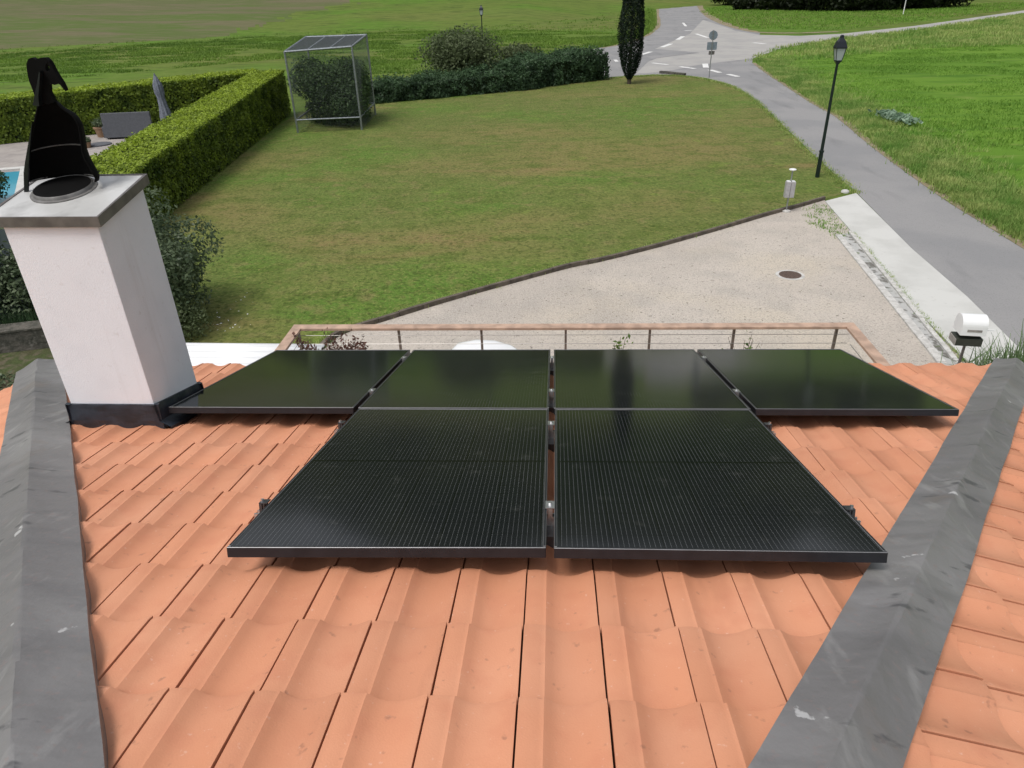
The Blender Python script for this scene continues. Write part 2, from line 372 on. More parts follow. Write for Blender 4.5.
def blob(center, rad, n, lobes=9, fill=.45, seed=0, flat=0.):
    """leaf centres in a lumpy crown made of several clumps, with outward directions"""
    r = np.random.default_rng(seed+101); rad = np.asarray(rad, float); cc = []
    for i in range(lobes):
        d = r.normal(size=3); d /= np.linalg.norm(d); cc.append((d*rad*r.uniform(.35, .72), r.uniform(.32, .55)))
    cc.append((np.zeros(3), .72))
    P, O = [], []
    w = np.array([c[1]**2 for c in cc]); w /= w.sum()
    k = r.choice(len(cc), n, p=w)
    d = r.normal(size=(n, 3)); d /= np.linalg.norm(d, axis=1)[:, None]
    rr = r.uniform(fill, 1.06, n)**.6
    c0 = np.array([c[0] for c in cc])[k]; s = np.array([c[1] for c in cc])[k]
    P = c0+d*rad*(s*rr)[:, None]
    return P+np.asarray(center), d

# ------------------------------------------------------------------ the setting
big = [(-900, -300), (900, -300), (900, 900), (-900, 900)]
sheet('ground', big, 0., 'meadow')
# right-hand pasture
track_up = pix((694, 0), (701, 12.5), (715.6, 22), (736, 29), (760, 33), (800, 33.5), (841, 32), (911, 25), (958, 18.5), (1024, 9), (1150, -4))
road_right = pix((1060, 12), (1024, 12.8), (958, 23), (911, 30), (832, 39), (800, 43), (783, 47), (765, 52), (753, 57), (752, 63), (765, 73), (783, 85), (812, 104), (835, 117), (870, 146), (906, 173), (947, 202), (976, 220), (1024, 250), (1150, 330))
past = pix((1150, 330), (1024, 250), (976, 220), (906, 173), (835, 117), (783, 85), (752, 63), (783, 47), (911, 30), (1024, 13), (1400, -2), (1700, 120))
sheet('meadow_right', past, .004, 'pasture')
sheet('far_meadow', pix((660, 0), (700, 14), (741, 31), (841, 32), (958, 19), (1150, -4), (1100, -14), (660, -14)), .006, 'meadow')
lawn_right = pix((850, 190), (856, 193), (821, 163), (783, 126), (756, 101), (733, 87), (709, 80), (686, 76.6), (659, 75.5), (636, 76.6), (608, 78.5), (560, 84), (480, 95), (380, 104), (300, 112), (240, 150), (170, 175), (60, 230))
curb = [(300, 371), (322, 349), (340, 335), (378, 323), (446, 302), (510, 284), (569, 268), (599, 262), (657, 247.6), (716, 231), (770, 215), (800, 207), (824, 200)]
curb_w = pix(*curb)
lawn = [(-14, 5.5), (-4.9, 5.6), *curb_w, *pix((850, 191)), *smooth_line(lawn_right[1:12], 4), *lawn_right[12:], (-19, 12)]
sheet('lawn', lawn, .008, 'lawn')
gravel = [(-4.9, 5.0), *curb_w, *pix((829, 206), (847, 228), (880, 268), (911, 307), (964, 362), (985, 395)), (9.2, 6.), (9.2, 4.5), (-4.9, 4.5)]
sheet('gravel_yard', gravel, .012, 'gravel')
# roads: dark carriageway and the paler side arm
left_edge = pix((655, -9), (655, 0), (657, 15.6), (655, 28), (641, 37.5), (616, 45), (600, 48), (560, 56), (480, 68), (452, 73), (440, 76), (432, 79))
low_edge = pix((432, 80), (440, 86), (460, 87), (480, 86), (560, 80.5), (608, 77.5), (636, 76), (659, 75), (686, 76), (709, 79.5), (733, 86.5), (756, 100.5), (783, 125.5), (821, 162), (857, 193.5), (880, 217), (911, 249), (967, 298), (1014, 346), (1100, 430))
road = smooth_line(left_edge[:8], 4)+left_edge[8:]+low_edge[:5]+smooth_line(low_edge[5:15], 4)+low_edge[15:]+smooth_line(list(reversed(road_right[9:])), 3)+smooth_line(list(reversed(track_up[:5])), 3)+pix((690, -9))
sheet('road', road, .016, 'asphalt')
pale = pix((655, 49), (690, 34), (703, 20), (716, 24), (736, 31), (760, 35), (800, 36), (841, 34), (911, 26.5), (958, 20), (1024, 10.5), (1100, 0), (1100, 3), (1024, 13.2), (958, 24), (911, 30.5), (832, 39.5), (783, 48), (753, 58.5), (725, 62), (700, 65), (664, 72), (636, 74), (648, 62), (657, 58.5), (700, 53))
sheet('side_road', pale, .020, 'asphalt_light')
def strip(pts, w, side=1):
    P = [np.array(p[:2]) for p in pts]; A, B = [], []
    for i, p in enumerate(P):
        t = P[min(i+1, len(P)-1)]-P[max(i-1, 0)]; t = t/np.linalg.norm(t); nn = np.array([-t[1], t[0]])*side
        A.append(tuple(p)); B.append(tuple(p+nn*w*random.uniform(.6, 1.3)))
    return A+B[::-1]
sheet('verge_soil', strip(smooth_line(road_right[9:], 4), .35, 1), .0245, 'dirt_edge')
sheet('verge_soil', strip(smooth_line(track_up[:7], 4), 1.3, 1), .0245, 'dirt_edge')
sheet('verge_soil', strip(smooth_line(left_edge[1:7], 4), .5, 1), .0245, 'dirt_edge')
sheet('tar_seam', strip(smooth_line(pix((640, 70), (648, 62), (657, 58.5), (680, 55), (700, 53)), 3), .35, 1), .026, 'asphalt')
sheet('tar_seam', strip(smooth_line(pix((655, 31), (670, 29), (688, 28)), 3), .5, 1), .026, 'asphalt')
def dash(a, b, w):
    p, q = np.array(at(*a)[:2]), np.array(at(*b)[:2]); t = (q-p)/np.linalg.norm(q-p); nn = np.array([-t[1], t[0]])*w/2
    return [tuple(p-nn), tuple(q-nn), tuple(q+nn), tuple(p+nn)]
for a, b, w in (((641, 55), (651, 52), .45), ((662, 47.5), (671, 44), .5), ((677.5, 40), (683, 36.5), .5), ((683, 23), (686, 26.5), .35), ((684.5, 31), (692, 30.5), .55), ((696, 34), (708, 38), .4),
                ((652, 63.2), (668, 65), .35), ((680, 67), (695, 69), .4), ((710, 70.3), (720, 73), .4), ((728, 74.6), (738, 77), .4), ((705, 64), (706, 68), .45), ((753, 43), (765, 44), .5), ((615, 60), (617, 62), .3)):
    sheet('road_marking', dash(a, b, w), .030, 'road_paint')
# concrete apron and drain channel beside it
ap = pix((825, 202.5), (856, 194.5), (911, 250), (967, 299), (1014, 346), (1060, 392), (1010, 400), (964, 361), (911, 307), (847, 228))
P = [(x, y, .05) for x, y in ap]; n = len(P)
me_ap = sheet('driveway_apron', ap, .05, 'concrete')
side = MB(); side.add([(x, y, .05) for x, y in ap]+[(x, y, -.05) for x, y in ap], [(i, (i+1) % n, n+(i+1) % n, n+i) for i in range(n)])
side.build('driveway_apron_edge', 'concrete'); bpy.data.objects['driveway_apron_edge']['kind'] = 'structure'
# drain channel: two rows of kerb stones with a dirty gutter between
ch_l = pix((838, 236), (941, 364), (965, 394)); ch_m = pix((849.5, 233), (956, 363.5), (985, 394))
sheet('drain_channel', [*ch_l, *reversed(ch_m)], .020, 'channel')
def kerb_run(name, pts, w, h, m, label, cat, seg=1.0, z0=-.03, joint=.008, group=None):
    """kerb of separate stones in one object"""
    b = MB()
    P = [np.array(p[:2], float) for p in pts]
    for i in range(len(P)-1):
        d = P[i+1]-P[i]; L = np.linalg.norm(d); t = d/L; nn = np.array([-t[1], t[0]])*w/2; k = max(1, int(round(L/seg)))
        for j in range(k):
            a = P[i]+t*(L*j/k+joint/2); c = P[i]+t*(L*(j+1)/k-joint/2); dz = random.uniform(-.006, .006)
            b.hexa([(*(a-nn), z0), (*(c-nn), z0), (*(c+nn), z0), (*(a+nn), z0), (*(a-nn), h+dz), (*(c-nn), h+dz), (*(c+nn), h+dz), (*(a+nn), h+dz)])
    o = b.build(name, m, bevel=.006); tag(o, label, cat, group); return o
kerb_run('drain_kerb', ch_l, .16, .055, 'kerb_concrete', 'long row of weathered kerb stones between gravel yard and dirty gutter', 'kerb')
kerb_run('drain_kerb', ch_m, .10, .065, 'kerb_concrete', 'thin row of kerb stones along the gutter, on the white concrete apron side', 'kerb')
kerb_run('lawn_edging', smooth_line(curb_w, 3), .09, .12, 'edging', 'dark brown edging board curving between lawn and gravel yard', 'edging', seg=2.2, joint=.012)
kerb_run('stone_sill', pix((660, 73.5), (667, 73.8), (676, 75), (684.5, 75.8)), .35, .18, 'stone_dark', 'low dark stone sill at the lawn edge by the road junction, left of the sign post', 'kerb', seg=1.6)

# rising fields beyond 125 m, brown mown hay field on the left
def terrain_h(R_, a_):
    t = min(1, max(0, (math.degrees(a_)+2)/14)); st = 128+t*70
    u = max(0, R_-st)
    return -.06+u*.052+max(0, R_-max(200, st))*.03+(min(1, u/12)*.5*noise.noise(Vector((a_*9, R_*.03, 1))))
V, Fc, mi = [], [], []; na_, nr_ = 640, 60
for j in range(nr_+1):
    R_ = 122+j*(352-122)/nr_
    for i in range(na_+1):
        a_ = math.radians(-78+160*i/na_); hgt = terrain_h(R_, a_)
        V.append((R_*math.sin(a_), R_*math.cos(a_), hgt if j else -.3))
for j in range(nr_):
    for i in range(na_):
        k = j*(na_+1)+i; Fc.append((k, k+na_+1, k+na_+2, k+1)); az_ = -78+160*(i+.5)/na_; R_ = 122+(j+.5)*(352-122)/nr_
        mi.append(0 if az_ < -24+(R_-125)*.16+2.2*noise.noise(Vector((R_*.09, az_*.35, 0)))+1.6*noise.noise(Vector((R_*.4, az_*1.6, 4))) and R_ > 126 else 1)
o = pyd('far_field', V, [tuple(reversed(f)) for f in Fc], 'mown', smooth=True); o.data.materials.append(M['meadow']); o.data.polygons.foreach_set('material_index', mi); tag(o, kind='structure')

# hills with woods beyond the fields
V, Fc = [], []; nx, ny = 90, 10
for j in range(ny+1):
    for i in range(nx+1):
        a = math.radians(-85+170*i/nx); R = 340+j*60; s = j/ny
        h = (165+45*i/nx)*(1-(1-s)**2)*(.75+.5*noise.noise(Vector((i*.11, j*.2, 3))))+6*noise.noise(Vector((i*.9, j*.9, 8)))
        V.append((R*math.sin(a), R*math.cos(a), h+14 if j else 5))
for j in range(ny):
    for i in range(nx): k = j*(nx+1)+i; Fc.append((k, k+1, k+nx+2, k+nx+1))
o = pyd('hills', V, Fc, 'hill_wood', smooth=True); tag(o, kind='structure')

# rough field: clumpy grass
fieldL = pix((-250, 130), (0, 84), (250, 62), (290, 58), (370, 80), (425, 72), (520, 62), (600, 46), (640, 34), (654, 20), (655, 3), (520, 3), (400, 3), (0, 30), (-300, 60))
q = scatter_poly(fieldL, 26000)
# nearer ground gets its share: thin out the far part
dist = np.hypot(q[:, 0], q[:, 1]); keep = rng.uniform(0, 1, len(q)) < np.clip((95/dist)**2.2, 0, 1); q = q[keep]
q2 = scatter_poly(pix((-250, 130), (0, 84), (250, 62), (290, 58), (370, 80), (425, 72), (520, 62), (600, 46), (640, 34), (500, 30), (300, 34), (0, 55), (-300, 90)), 30000)
q = np.concatenate([q, q2])
dmp = vnoise(q, .16, 2); dens = vnoise(q*np.array([.5, 1.3]), .35, 4)
k = dens > .43; q, dmp, dens = q[k], dmp[k], dens[k]
o = blades('field_grass', q, .10+.42*np.clip(dens-.43, 0, .3), 'rough_blade', per=6, spread=.22, width=.045, lean=.9, tone=np.clip((dmp-.3)*1.7, 0, 1))
tag(o, 'rough tufted grass on the field behind the hedges', 'grass', kind='stuff')
# tall verge grass right of the road
vp = smooth_line(pix((752, 60), (765, 73), (783, 85), (812, 104), (835, 117), (870, 146), (906, 173), (947, 202), (976, 220), (1024, 250), (1150, 330)), 8)
pts = []
vp_ = np.array(vp)
for _ in range(9000):
    i = random.randrange(len(vp)-1); t = random.random(); a, b = vp_[i], vp_[i+1]; p = a+(b-a)*t; d = (b-a)/np.linalg.norm(b-a); nn = np.array([-d[1], d[0]])
    wv = 2.4
    pts.append(p+nn*(.12+abs(random.gauss(0, 1))*wv*.55+random.random()*.4))
pts = np.array(pts); tn = np.clip(vnoise(pts, .7, 6)*1.6-.5, 0, 1)
o = blades('verge_grass', pts, .10+.17*vnoise(pts, .5, 9), 'verge_blade', per=9, spread=.14, width=.013, lean=1.2, tone=tn)
tag(o, 'long seeding grass on the verge right of the road', 'grass', kind='stuff')
far_v = scatter_poly(pix((752, 62), (753, 57), (783, 47), (832, 39), (911, 30), (1024, 14), (1100, 6), (1100, 40), (1024, 45), (900, 50), (820, 60)), 6000)
o = blades('verge_grass', far_v, .12+.24*vnoise(far_v, .3, 3), 'verge_blade', per=6, spread=.25, width=.035, lean=.8, tone=np.clip(vnoise(far_v, .25, 6)*1.6-.3, 0, 1))
tag(o, 'dry tufted grass beside the pale track at the back', 'grass', kind='stuff')
pr = scatter_poly(pix((775, 75), (830, 52), (1024, 40), (1300, 60), (1400, 240), (1024, 245), (950, 195), (850, 120)), 22000)
dn = vnoise(pr*np.array([.6, 1.]), .45, 1); k = dn > .42; pr, dn = pr[k], dn[k]
o = blades('pasture_grass', pr, .05+.22*(dn-.4), 'pasture_blade', per=6, spread=.16, width=.02, lean=.9, tone=np.clip(vnoise(pr, .2, 5)*1.5-.25, 0, 1))
tag(o, 'bright green meadow grass on the right field', 'grass', kind='stuff')
fm = scatter_poly(pix((700, 12), (741, 29), (841, 30), (958, 17), (1100, -3), (1024, 2), (850, 9), (720, 6)), 6000)
o = blades('pasture_grass', fm, .18, 'pasture_blade', per=4, spread=.3, width=.05, lean=.8); tag(o, 'strip of meadow grass between the pale track and the dark trees', 'grass', kind='stuff')
lv = np.array(smooth_line(pix((600, 47), (616, 44), (641, 36.5), (653, 28), (655, 15.6), (653, 2)), 30))
lv = np.repeat(lv, 12, 0)+rng.normal(size=(len(lv)*12, 2))*.45-np.array([.9, 0])
o = blades('verge_grass', lv, .3, 'rough_blade', per=6, spread=.2, width=.04, lean=.8); tag(o, 'grass fringe along the left side of the road at the junction', 'grass', kind='stuff')
le = np.array(smooth_line(lawn_right[1:12], 26)); le = np.repeat(le, 9, 0)+rng.normal(size=(len(le)*9, 2))*.10-np.array([.05, .05])
o = blades('lawn_fringe', le, .08, 'verge_blade', per=5, spread=.07, width=.009, lean=1., z=.01); tag(o, 'uneven grass fringe where the lawn meets the road', 'grass', kind='stuff')
# lawn blades close to the kerbs (small)
lw = np.array(smooth_line(curb_w, 40)); lw = np.repeat(lw, 5, 0)+rng.normal(size=(len(lw)*5, 2))*.05; t_ = np.gradient(lw[:, 0])
lw = lw+np.array([-.04, .13]); o = blades('lawn_fringe', lw, .07, 'verge_blade', per=5, spread=.04, width=.006, lean=.8, z=.01); tag(o, 'uncut grass fringe standing along the lawn edging', 'grass', kind='stuff')
wd = scatter_poly(pix((800, 208), (826, 205), (850, 235), (838, 240), (812, 226)), 150)
o = blades('weeds', wd, .05, 'pasture_blade', per=7, spread=.07, width=.008, lean=1.2, z=.012); tag(o, 'sparse green weeds in the gravel by the concrete apron corner', 'weeds', kind='stuff')
wd = []
for _ in range(260):
    t = random.random(); a = np.array(at(852, 234)[:2]); b = np.array(at(962, 364)[:2]); wd.append(a+(b-a)*t+rng.normal(size=2)*.03)
o = blades('weeds', np.array(wd), .05, 'verge_blade', per=6, spread=.04, width=.006, lean=1.3, z=.03); tag(o, 'dry weeds in the joint between gutter and concrete apron', 'weeds', kind='stuff')

# ------------------------------------------------------------------ house
AP = (-.33, -.30)
def zroof(X, Y, off=.10): q = PO-off*PN; return q[2]-PN[1]*(Y-q[1])/PN[2]
ZAP = zroof(*AP); EY = 5.22; ZE = zroof(0, EY)
XL, XR = -4.40, 3.64
TL = (ZAP-ZE)/(AP[0]-XL); TR = (ZAP-ZE)/(XR-AP[0])
house = empty('house', (0, -1, 0), 'house with white rendered walls under a hipped orange tile roof with grey hips', 'house')
TW, TP, ST, DP = .2375, .343, .028, .025
us = [0, .05, .13, .22, .25, .28, .315, .36, .42, .50, .60, .70, .80, .88, .95, .97]
def prof(u):
    if u <= .25: return 0. - .003*abs(u-.12)/.12
    if u <= .95: return -DP*float(np.interp(u, [.25, .28, .315, .36, .42, .50, .60, .70, .80, .88, .95], [0, .07, .25, .52, .80, .97, 1.0, .86, .58, .25, 0]))
    return 0.
def tile_slope(name, origin, ex, es, nrm, c0, c1, r0, r1, xoff, cuts, parent):
    """interlocking pan tiles: ex across, es down the slope, nrm out of it"""
    ex, es, nrm, origin = map(lambda v: np.array(v, float), (ex, es, nrm, origin))
    V, Fc, T = [], [], []
    m = len(us)
    for r in range(r0, r1):
        for c in range(c0, c1):
            tone = random.random(); dx = random.uniform(-.0010, .0010); dz = random.uniform(-.0015, .0015); sk = random.uniform(-.0015, .0015)
            k = len(V); gap = .0055; vs = [0, .5, .93, 1.0]
            for vi, v in enumerate(vs):
                for u in us:
                    x = xoff+(c+0)*TW+gap/2+u/.97*(TW-gap)+dx+sk*(v-.5)
                    h = prof(u)-ST*(1-v)+dz - (.004 if vi == 3 else 0)
                    V.append(origin+ex*x+es*((r-1+v)*TP+(0 if v < 1 else 0))+nrm*h)
            nv = len(vs)
            for j in range(nv-1):
                for i in range(m-1): Fc.append((k+j*m+i, k+j*m+i+1, k+(j+1)*m+i+1, k+(j+1)*m+i)); T.append(tone)
            # nose face and the two side faces
            k2 = len(V)
            for i in range(m): V.append(V[k+(nv-1)*m+i]-nrm*.030-es*.002)
            for i in range(m-1): Fc.append((k+(nv-1)*m+i, k+(nv-1)*m+i+1, k2+i+1, k2+i)); T.append(tone)
            for e in (0, m-1):
                k3 = len(V)
                for j in range(nv): V.append(V[k+j*m+e]-nrm*.022)
                for j in range(nv-1): Fc.append((k+j*m+e, k+(j+1)*m+e, k3+j+1, k3+j)); T.append(tone)
    o = pyd(name, V, Fc, 'terracotta', None, tone=T)
    me = o.data
    bm = bmesh.new(); bm.from_mesh(me)
    for co, no in cuts:
        bmesh.ops.bisect_plane(bm, geom=bm.verts[:]+bm.edges[:]+bm.faces[:], plane_co=co, plane_no=no, clear_outer=True)
    bmesh.ops.remove_doubles(bm, verts=bm.verts[:], dist=.0002)
    bmesh.ops.recalc_face_normals(bm, faces=bm.faces[:])
    up = sum((f.normal.z for f in bm.faces)); 
    bm.to_mesh(me); bm.free(); me.shade_smooth(); me.set_sharp_from_angle(angle=math.radians(38))
    bpy.data.objects.remove(o)
    return me
dl = np.array([XL-AP[0], EY-AP[1]]); dr = np.array([XR-AP[0], EY-AP[1]])
nl = np.array([-dl[1], dl[0]]); nl /= np.linalg.norm(nl)   # points to the left of the left hip (outer side for the main slope)
nr = np.array([dr[1], -dr[0]]); nr /= np.linalg.norm(nr)
if nl[0] > 0: nl = -nl
if nr[0] < 0: nr = -nr
apv = (AP[0], AP[1], ZAP)
es = np.array([0, math.cos(SL), -math.sin(SL)])
nose_y = 1.914
org = np.array([0, nose_y, zroof(0, nose_y)])
me = tile_slope('roof', org, (1, 0, 0), es, PN, -19, 17, -6, 11, -.0943, [(apv, (nl[0], nl[1], 0)), (apv, (nr[0], nr[1], 0))], None)
def under(A, B, Cc, drop=.075): return [(p[0], p[1], p[2]-drop) for p in (A, B, Cc)]
EL, ER = (XL, EY, ZE), (XR, EY, ZE)
roof_front = link('roof', me, 'terracotta', house); tag(roof_front)
bL = math.atan(TL); bR = math.atan(TR)
YB = -5.8
# side slopes
esL = np.array([-math.cos(bL), 0, -math.sin(bL)]); nL = np.array([-math.sin(bL), 0, math.cos(bL)])
esR = np.array([math.cos(bR), 0, -math.sin(bR)]); nR = np.array([math.sin(bR), 0, math.cos(bR)])
dbl = np.array([XL-AP[0], YB-AP[1]]); dbr = np.array([XR-AP[0], YB-AP[1]])
def outn(d, side):  # horizontal normal of direction d pointing to +-Y side
    n_ = np.array([-d[1], d[0]]); n_ /= np.linalg.norm(n_)
    return n_ if n_[1]*side > 0 else -n_
nbl = outn(dbl, -1); nbr = outn(dbr, -1)
# left slope: ex runs +Y when looking down it from the apex (right-hand side)
nLc = int((math.hypot(XL-AP[0], ZAP-ZE)+.02)/TP)+1
me = tile_slope('roof', apv, (0, 1, 0), esL, nL, -24, 24, 0, nLc+1, .05, [(apv, (-nl[0], -nl[1], 0)), (apv, (nbl[0], nbl[1], 0)), ((XL-.03, 0, 0), (-1, 0, 0))], None)
roof_left = link('roof', me, 'terracotta', house)
me = tile_slope('roof', apv, (0, -1, 0), esR, nR, -24, 24, 0, nLc+1, .11, [(apv, (-nr[0], -nr[1], 0)), (apv, (nbr[0], nbr[1], 0)), ((XR+.03, 0, 0), (1, 0, 0))], None)
roof_right = link('roof', me, 'terracotta', house)
BL, BR = (XL, YB, ZE), (XR, YB, ZE)
b = MB()
for tri in ((EL, ER, apv), (ER, BR, apv), (BR, BL, apv), (BL, EL, apv)): b.add(under(*tri), [(0, 1, 2)])
b.build('roof_underlay', 'terracotta_under', house)
b = MB(); b.add([(BR[0], BR[1], BR[2]), (BL[0], BL[1], BL[2]), apv], [(0, 1, 2)]); b.build('roof', 'terracotta', house)
# eaves boards, walls, deck
b = MB()
zt = ZE-.10
b.box((XL+.04, EY-.10, zt-.16), (XR-.04, EY-.07, zt+.02)); b.box((XL+.06, YB+.05, zt-.16), (XL+.09, EY-.10, zt+.02)); b.box((XR-.09, YB+.05, zt-.16), (XR-.06, EY-.10, zt+.02))
b.build('fascia', 'handrail_wood', house)
b = MB(); b.box((XL+.45, YB+.45, 0), (XR-.45, EY-.6, zt-.02)); b.build('wall', 'white_render', house)
b = MB()
gy = EY-.045
b.box((XL, gy, zt-.13), (XR, gy+.12, zt-.12)); b.box((XL, gy+.115, zt-.125), (XR, gy+.12, zt-.055)); b.box((XL, gy, zt-.125), (XR, gy+.005, zt-.035))
b.build('gutter', 'flashing', house)
b = MB(); b.box((-3.3, EY-.6+.004, 1.62), (3.55, 8.42, 1.72)); b.build('balcony_deck', 'handrail_wood', house)
for x0 in (-2.2, .2, 2.0):
    b = MB(); b.box((x0-.05, EY-.598, 1.725), (x0+1.15, EY-.565, 3.55-.15)); w = b.build('window', 'white_plastic', house)
    b = MB(); b.box((x0+.03, EY-.562, 1.80), (x0+1.07, EY-.555, 3.33)); b.build('pane', 'window_glass', w)

# hip flashings: folded sheet with soft dents
def hip(px, side):
    """px: the foot of the hip in plan; side -1 left, +1 right"""
    d = np.array([px[0]-AP[0], px[1]-AP[1]]); L = np.linalg.norm(d); t = d/L
    tb = TL if side < 0 else TR
    V, Fc = [], []; nseg = 90; wm, ws = (.180, .175) if side < 0 else (.145, .135)
    prof_ = [(-1.0, -.050), (-1.0, .012), (-.66, .014), (-.33, .020), (-.06, .030), (0, .034), (.06, .030), (.33, .020), (.66, .014), (1.0, .012), (1.0, -.050)]
    for i in range(nseg+1):
        s = i/nseg*(L+.035)
        for j, (f, off) in enumerate(prof_):
            # f<0: over the main slope, f>0: over the side slope
            cx, cy = AP[0]+t[0]*s, AP[1]+t[1]*s
            nn = np.array([t[1], -t[0]]) if side < 0 else np.array([-t[1], t[0]])   # towards the main slope
            wob = .006*noise.noise(Vector((s*2.3, j*.7, 5*side)))
            o_ = -f*((wm if f < 0 else ws)+(wob if abs(f) == 1 else 0))
            X, Y = cx+nn[0]*o_, cy+nn[1]*o_
            if f <= 0: z = zroof(X, Y)
            else: z = ZAP-tb*abs(X-AP[0])
            if f == 0: z -= .004
            dn = 0 if off < 0 else .007*noise.noise(Vector((X*5, Y*5, j*.35)))+.004*noise.noise(Vector((X*14, Y*14, j*.9)))
            lap = .004*(int(s/1.6) % 2)
            V.append((X, Y, z+off+dn+lap))
    m = len(prof_)
    for i in range(nseg):
        for j in range(m-1): Fc.append((i*m+j, i*m+j+1, (i+1)*m+j+1, (i+1)*m+j))
    Fc.append(tuple(range(nseg*m, nseg*m+m)))
    o = pyd('hip_flashing', V, Fc, 'flashing', roof_front, smooth=True)
    o.data.set_sharp_from_angle(angle=math.radians(18)); return o
hip((XL, EY), -1); hip((XR, EY), 1)

# ------------------------------------------------------------------ chimney (part of the house)
bx = [(-2.376, 3.552), (-2.369, 4.053), (-2.889, 4.061), (-2.896, 3.560)]
zb = [zroof(*p) for p in bx]
topz = [5.446, 5.522, 5.522, 5.446]
def ring(pts, zs): return [(p[0], p[1], z) for p, z in zip(pts, zs)]
order = (3, 0, 1, 2)
b = MB(); b.hexa(ring([bx[i] for i in order], [zb[i]-.15 for i in order])+ring([bx[i] for i in order], [topz[i] for i in order]))
chim = b.build('chimney', 'white_render', house, bevel=.006)
cp = [(-2.348, 3.531), (-2.333, 4.060), (-2.964, 4.077), (-2.978, 3.549)]
ctr = np.mean(cp, 0); cp = [tuple(p) for p in cp]
cz = [5.486, 5.579, 5.579, 5.486]
# cap: thin sheet with a turned-down lip, top corners as measured
b = MB(); b.hexa(ring([cp[i] for i in order], [cz[i]-.004 for i in order])+ring([cp[i] for i in order], [cz[i]+.001 for i in order]))
cap = b.build('chimney_cap', 'cap_metal', chim)
b = MB()
def lerp(a, b_, t): return tuple(np.array(a)*(1-t)+np.array(b_)*t)
for i in range(4):
    j = (i+1) % 4; a, c = np.array([*cp[i], cz[i]]), np.array([*cp[j], cz[j]]); inn = lambda p: np.array([p[0]+(ctr[0]-p[0])*.025, p[1]+(ctr[1]-p[1])*.025, p[2]])
    out = lambda p: np.array([p[0]-(ctr[0]-p[0])*.02, p[1]-(ctr[1]-p[1])*.02, p[2]])
    dn = np.array([0, 0, -.048]); up_ = np.array([0, 0, .006])
    b.hexa([out(a)+dn, out(c)+dn, inn(c)+dn, inn(a)+dn, out(a)+up_, out(c)+up_, inn(c)+up_, inn(a)+up_])
b.build('cap_lip', 'lip_metal', chim)
# dark dressed lead skirt at the foot
b = MB(); n0 = 26
def skirt(p, q, e, zoff_top, kick):
    p, q, e = np.array(p), np.array(q), np.array(e); V, Fc = [], []
    for i in range(n0+1):
        t = i/n0; c = p+(q-p)*t; zr_ = zroof(*c)
        wv = .004*math.sin(t*23)
        c1 = c+e*(.012+wv); c2 = c+e*(.02+wv); c3 = c+e*kick
        V += [(c[0]-e[0]*.01, c[1]-e[1]*.01, zr_+zoff_top), (*c1, zr_+zoff_top), (*c2, zroof(*c2)+.03), (*c3, zroof(*c3)+.004+(prof(((c3[0]+.0943)/TW) % 1.0) if True else 0)+.006), (*c3, zroof(*c3)-.05)]
    for i in range(n0):
        for j in range(4): Fc.append((i*5+j, i*5+j+1, (i+1)*5+j+1, (i+1)*5+j))
    b.add(V, Fc)
k0 = bx[3]; 
skirt((bx[3][0]-.03, bx[3][1]), (bx[0][0]+.03, bx[0][1]), (0, -1), .141, .018)
skirt((bx[0][0], bx[0][1]-.03), (bx[1][0], bx[1][1]+.03), (1, 0), .141, .08)
skirt((bx[3][0], bx[3][1]-.03), (bx[2][0], bx[2][1]+.03), (-1, 0), .141, .08)
skirt((bx[2][0]-.03, bx[2][1]), (bx[1][0]+.03, bx[1][1]), (0, 1), .141, .08)
b.build('lead_flashing', 'lead', chim)
# cowl: collar, hood, bird-shaped vane
cc = np.array([-2.716, 3.875, 5.545]); tilt = Matrix.Rotation(math.radians(9.8), 4, 'X')
Mt = Matrix.Translation(Vector(cc)) @ tilt
def xf(V): return [tuple(Mt @ Vector(v)) for v in V]
t_ = MB(); t_.lathe((0, 0, 0), [(.172, -.004), (.172, .006), (.158, .009), (.154, .022), (.149, .027), (.146, .022), (.146, .008)], 40)
t_.V = xf(t_.V); t_.build('flue_collar', 'collar_steel', chim, smooth=True)
t_ = MB(); t_.lathe((0, 0, 0), [(.1455, .010), (.145, .0255), (.02, .0255)], 32); t_.V = xf(t_.V); t_.build('flue_mouth', 'soot_black', chim)
def vp2(x, y, Y=cc[1]):
    d = ray(x, y); return np.array([d[0]*Y/d[1], Y, H+d[2]*Y/d[1]])
rows = [(101, 37.5, 55.5), (108, 37, 62), (115, 35.5, 72.6), (121, 34.3, 77.2), (127, 33.2, 80), (138, 31, 82), (152, 28.4, 83.5), (160, 27, 86.5), (166, 26.2, 90), (172, 25.6, 93.5), (178.5, 25.4, 97), (182.5, 25.6, 96.5)]
V, Fc = [], []; na = 25
for k, (y, xl, xr) in enumerate(rows):
    A, B = vp2(xl, y), vp2(xr, y); c = (A+B)/2; w = np.linalg.norm(B-A)/2; dep = min(.15, w*.95)
    for i in range(na):
        t = math.pi*(-.02+1.04*i/(na-1)); V.append((c[0]-w*math.cos(t), c[1]+dep*math.sin(t)-.0, c[2]))
for k in range(len(rows)-1):
    for i in range(na-1): Fc.append((k*na+i, k*na+i+1, (k+1)*na+i+1, (k+1)*na+i))
o = pyd('cowl_hood', V, Fc, 'soot_black', chim, smooth=True)
md = o.modifiers.new('s', 'SOLIDIFY'); md.thickness = .006
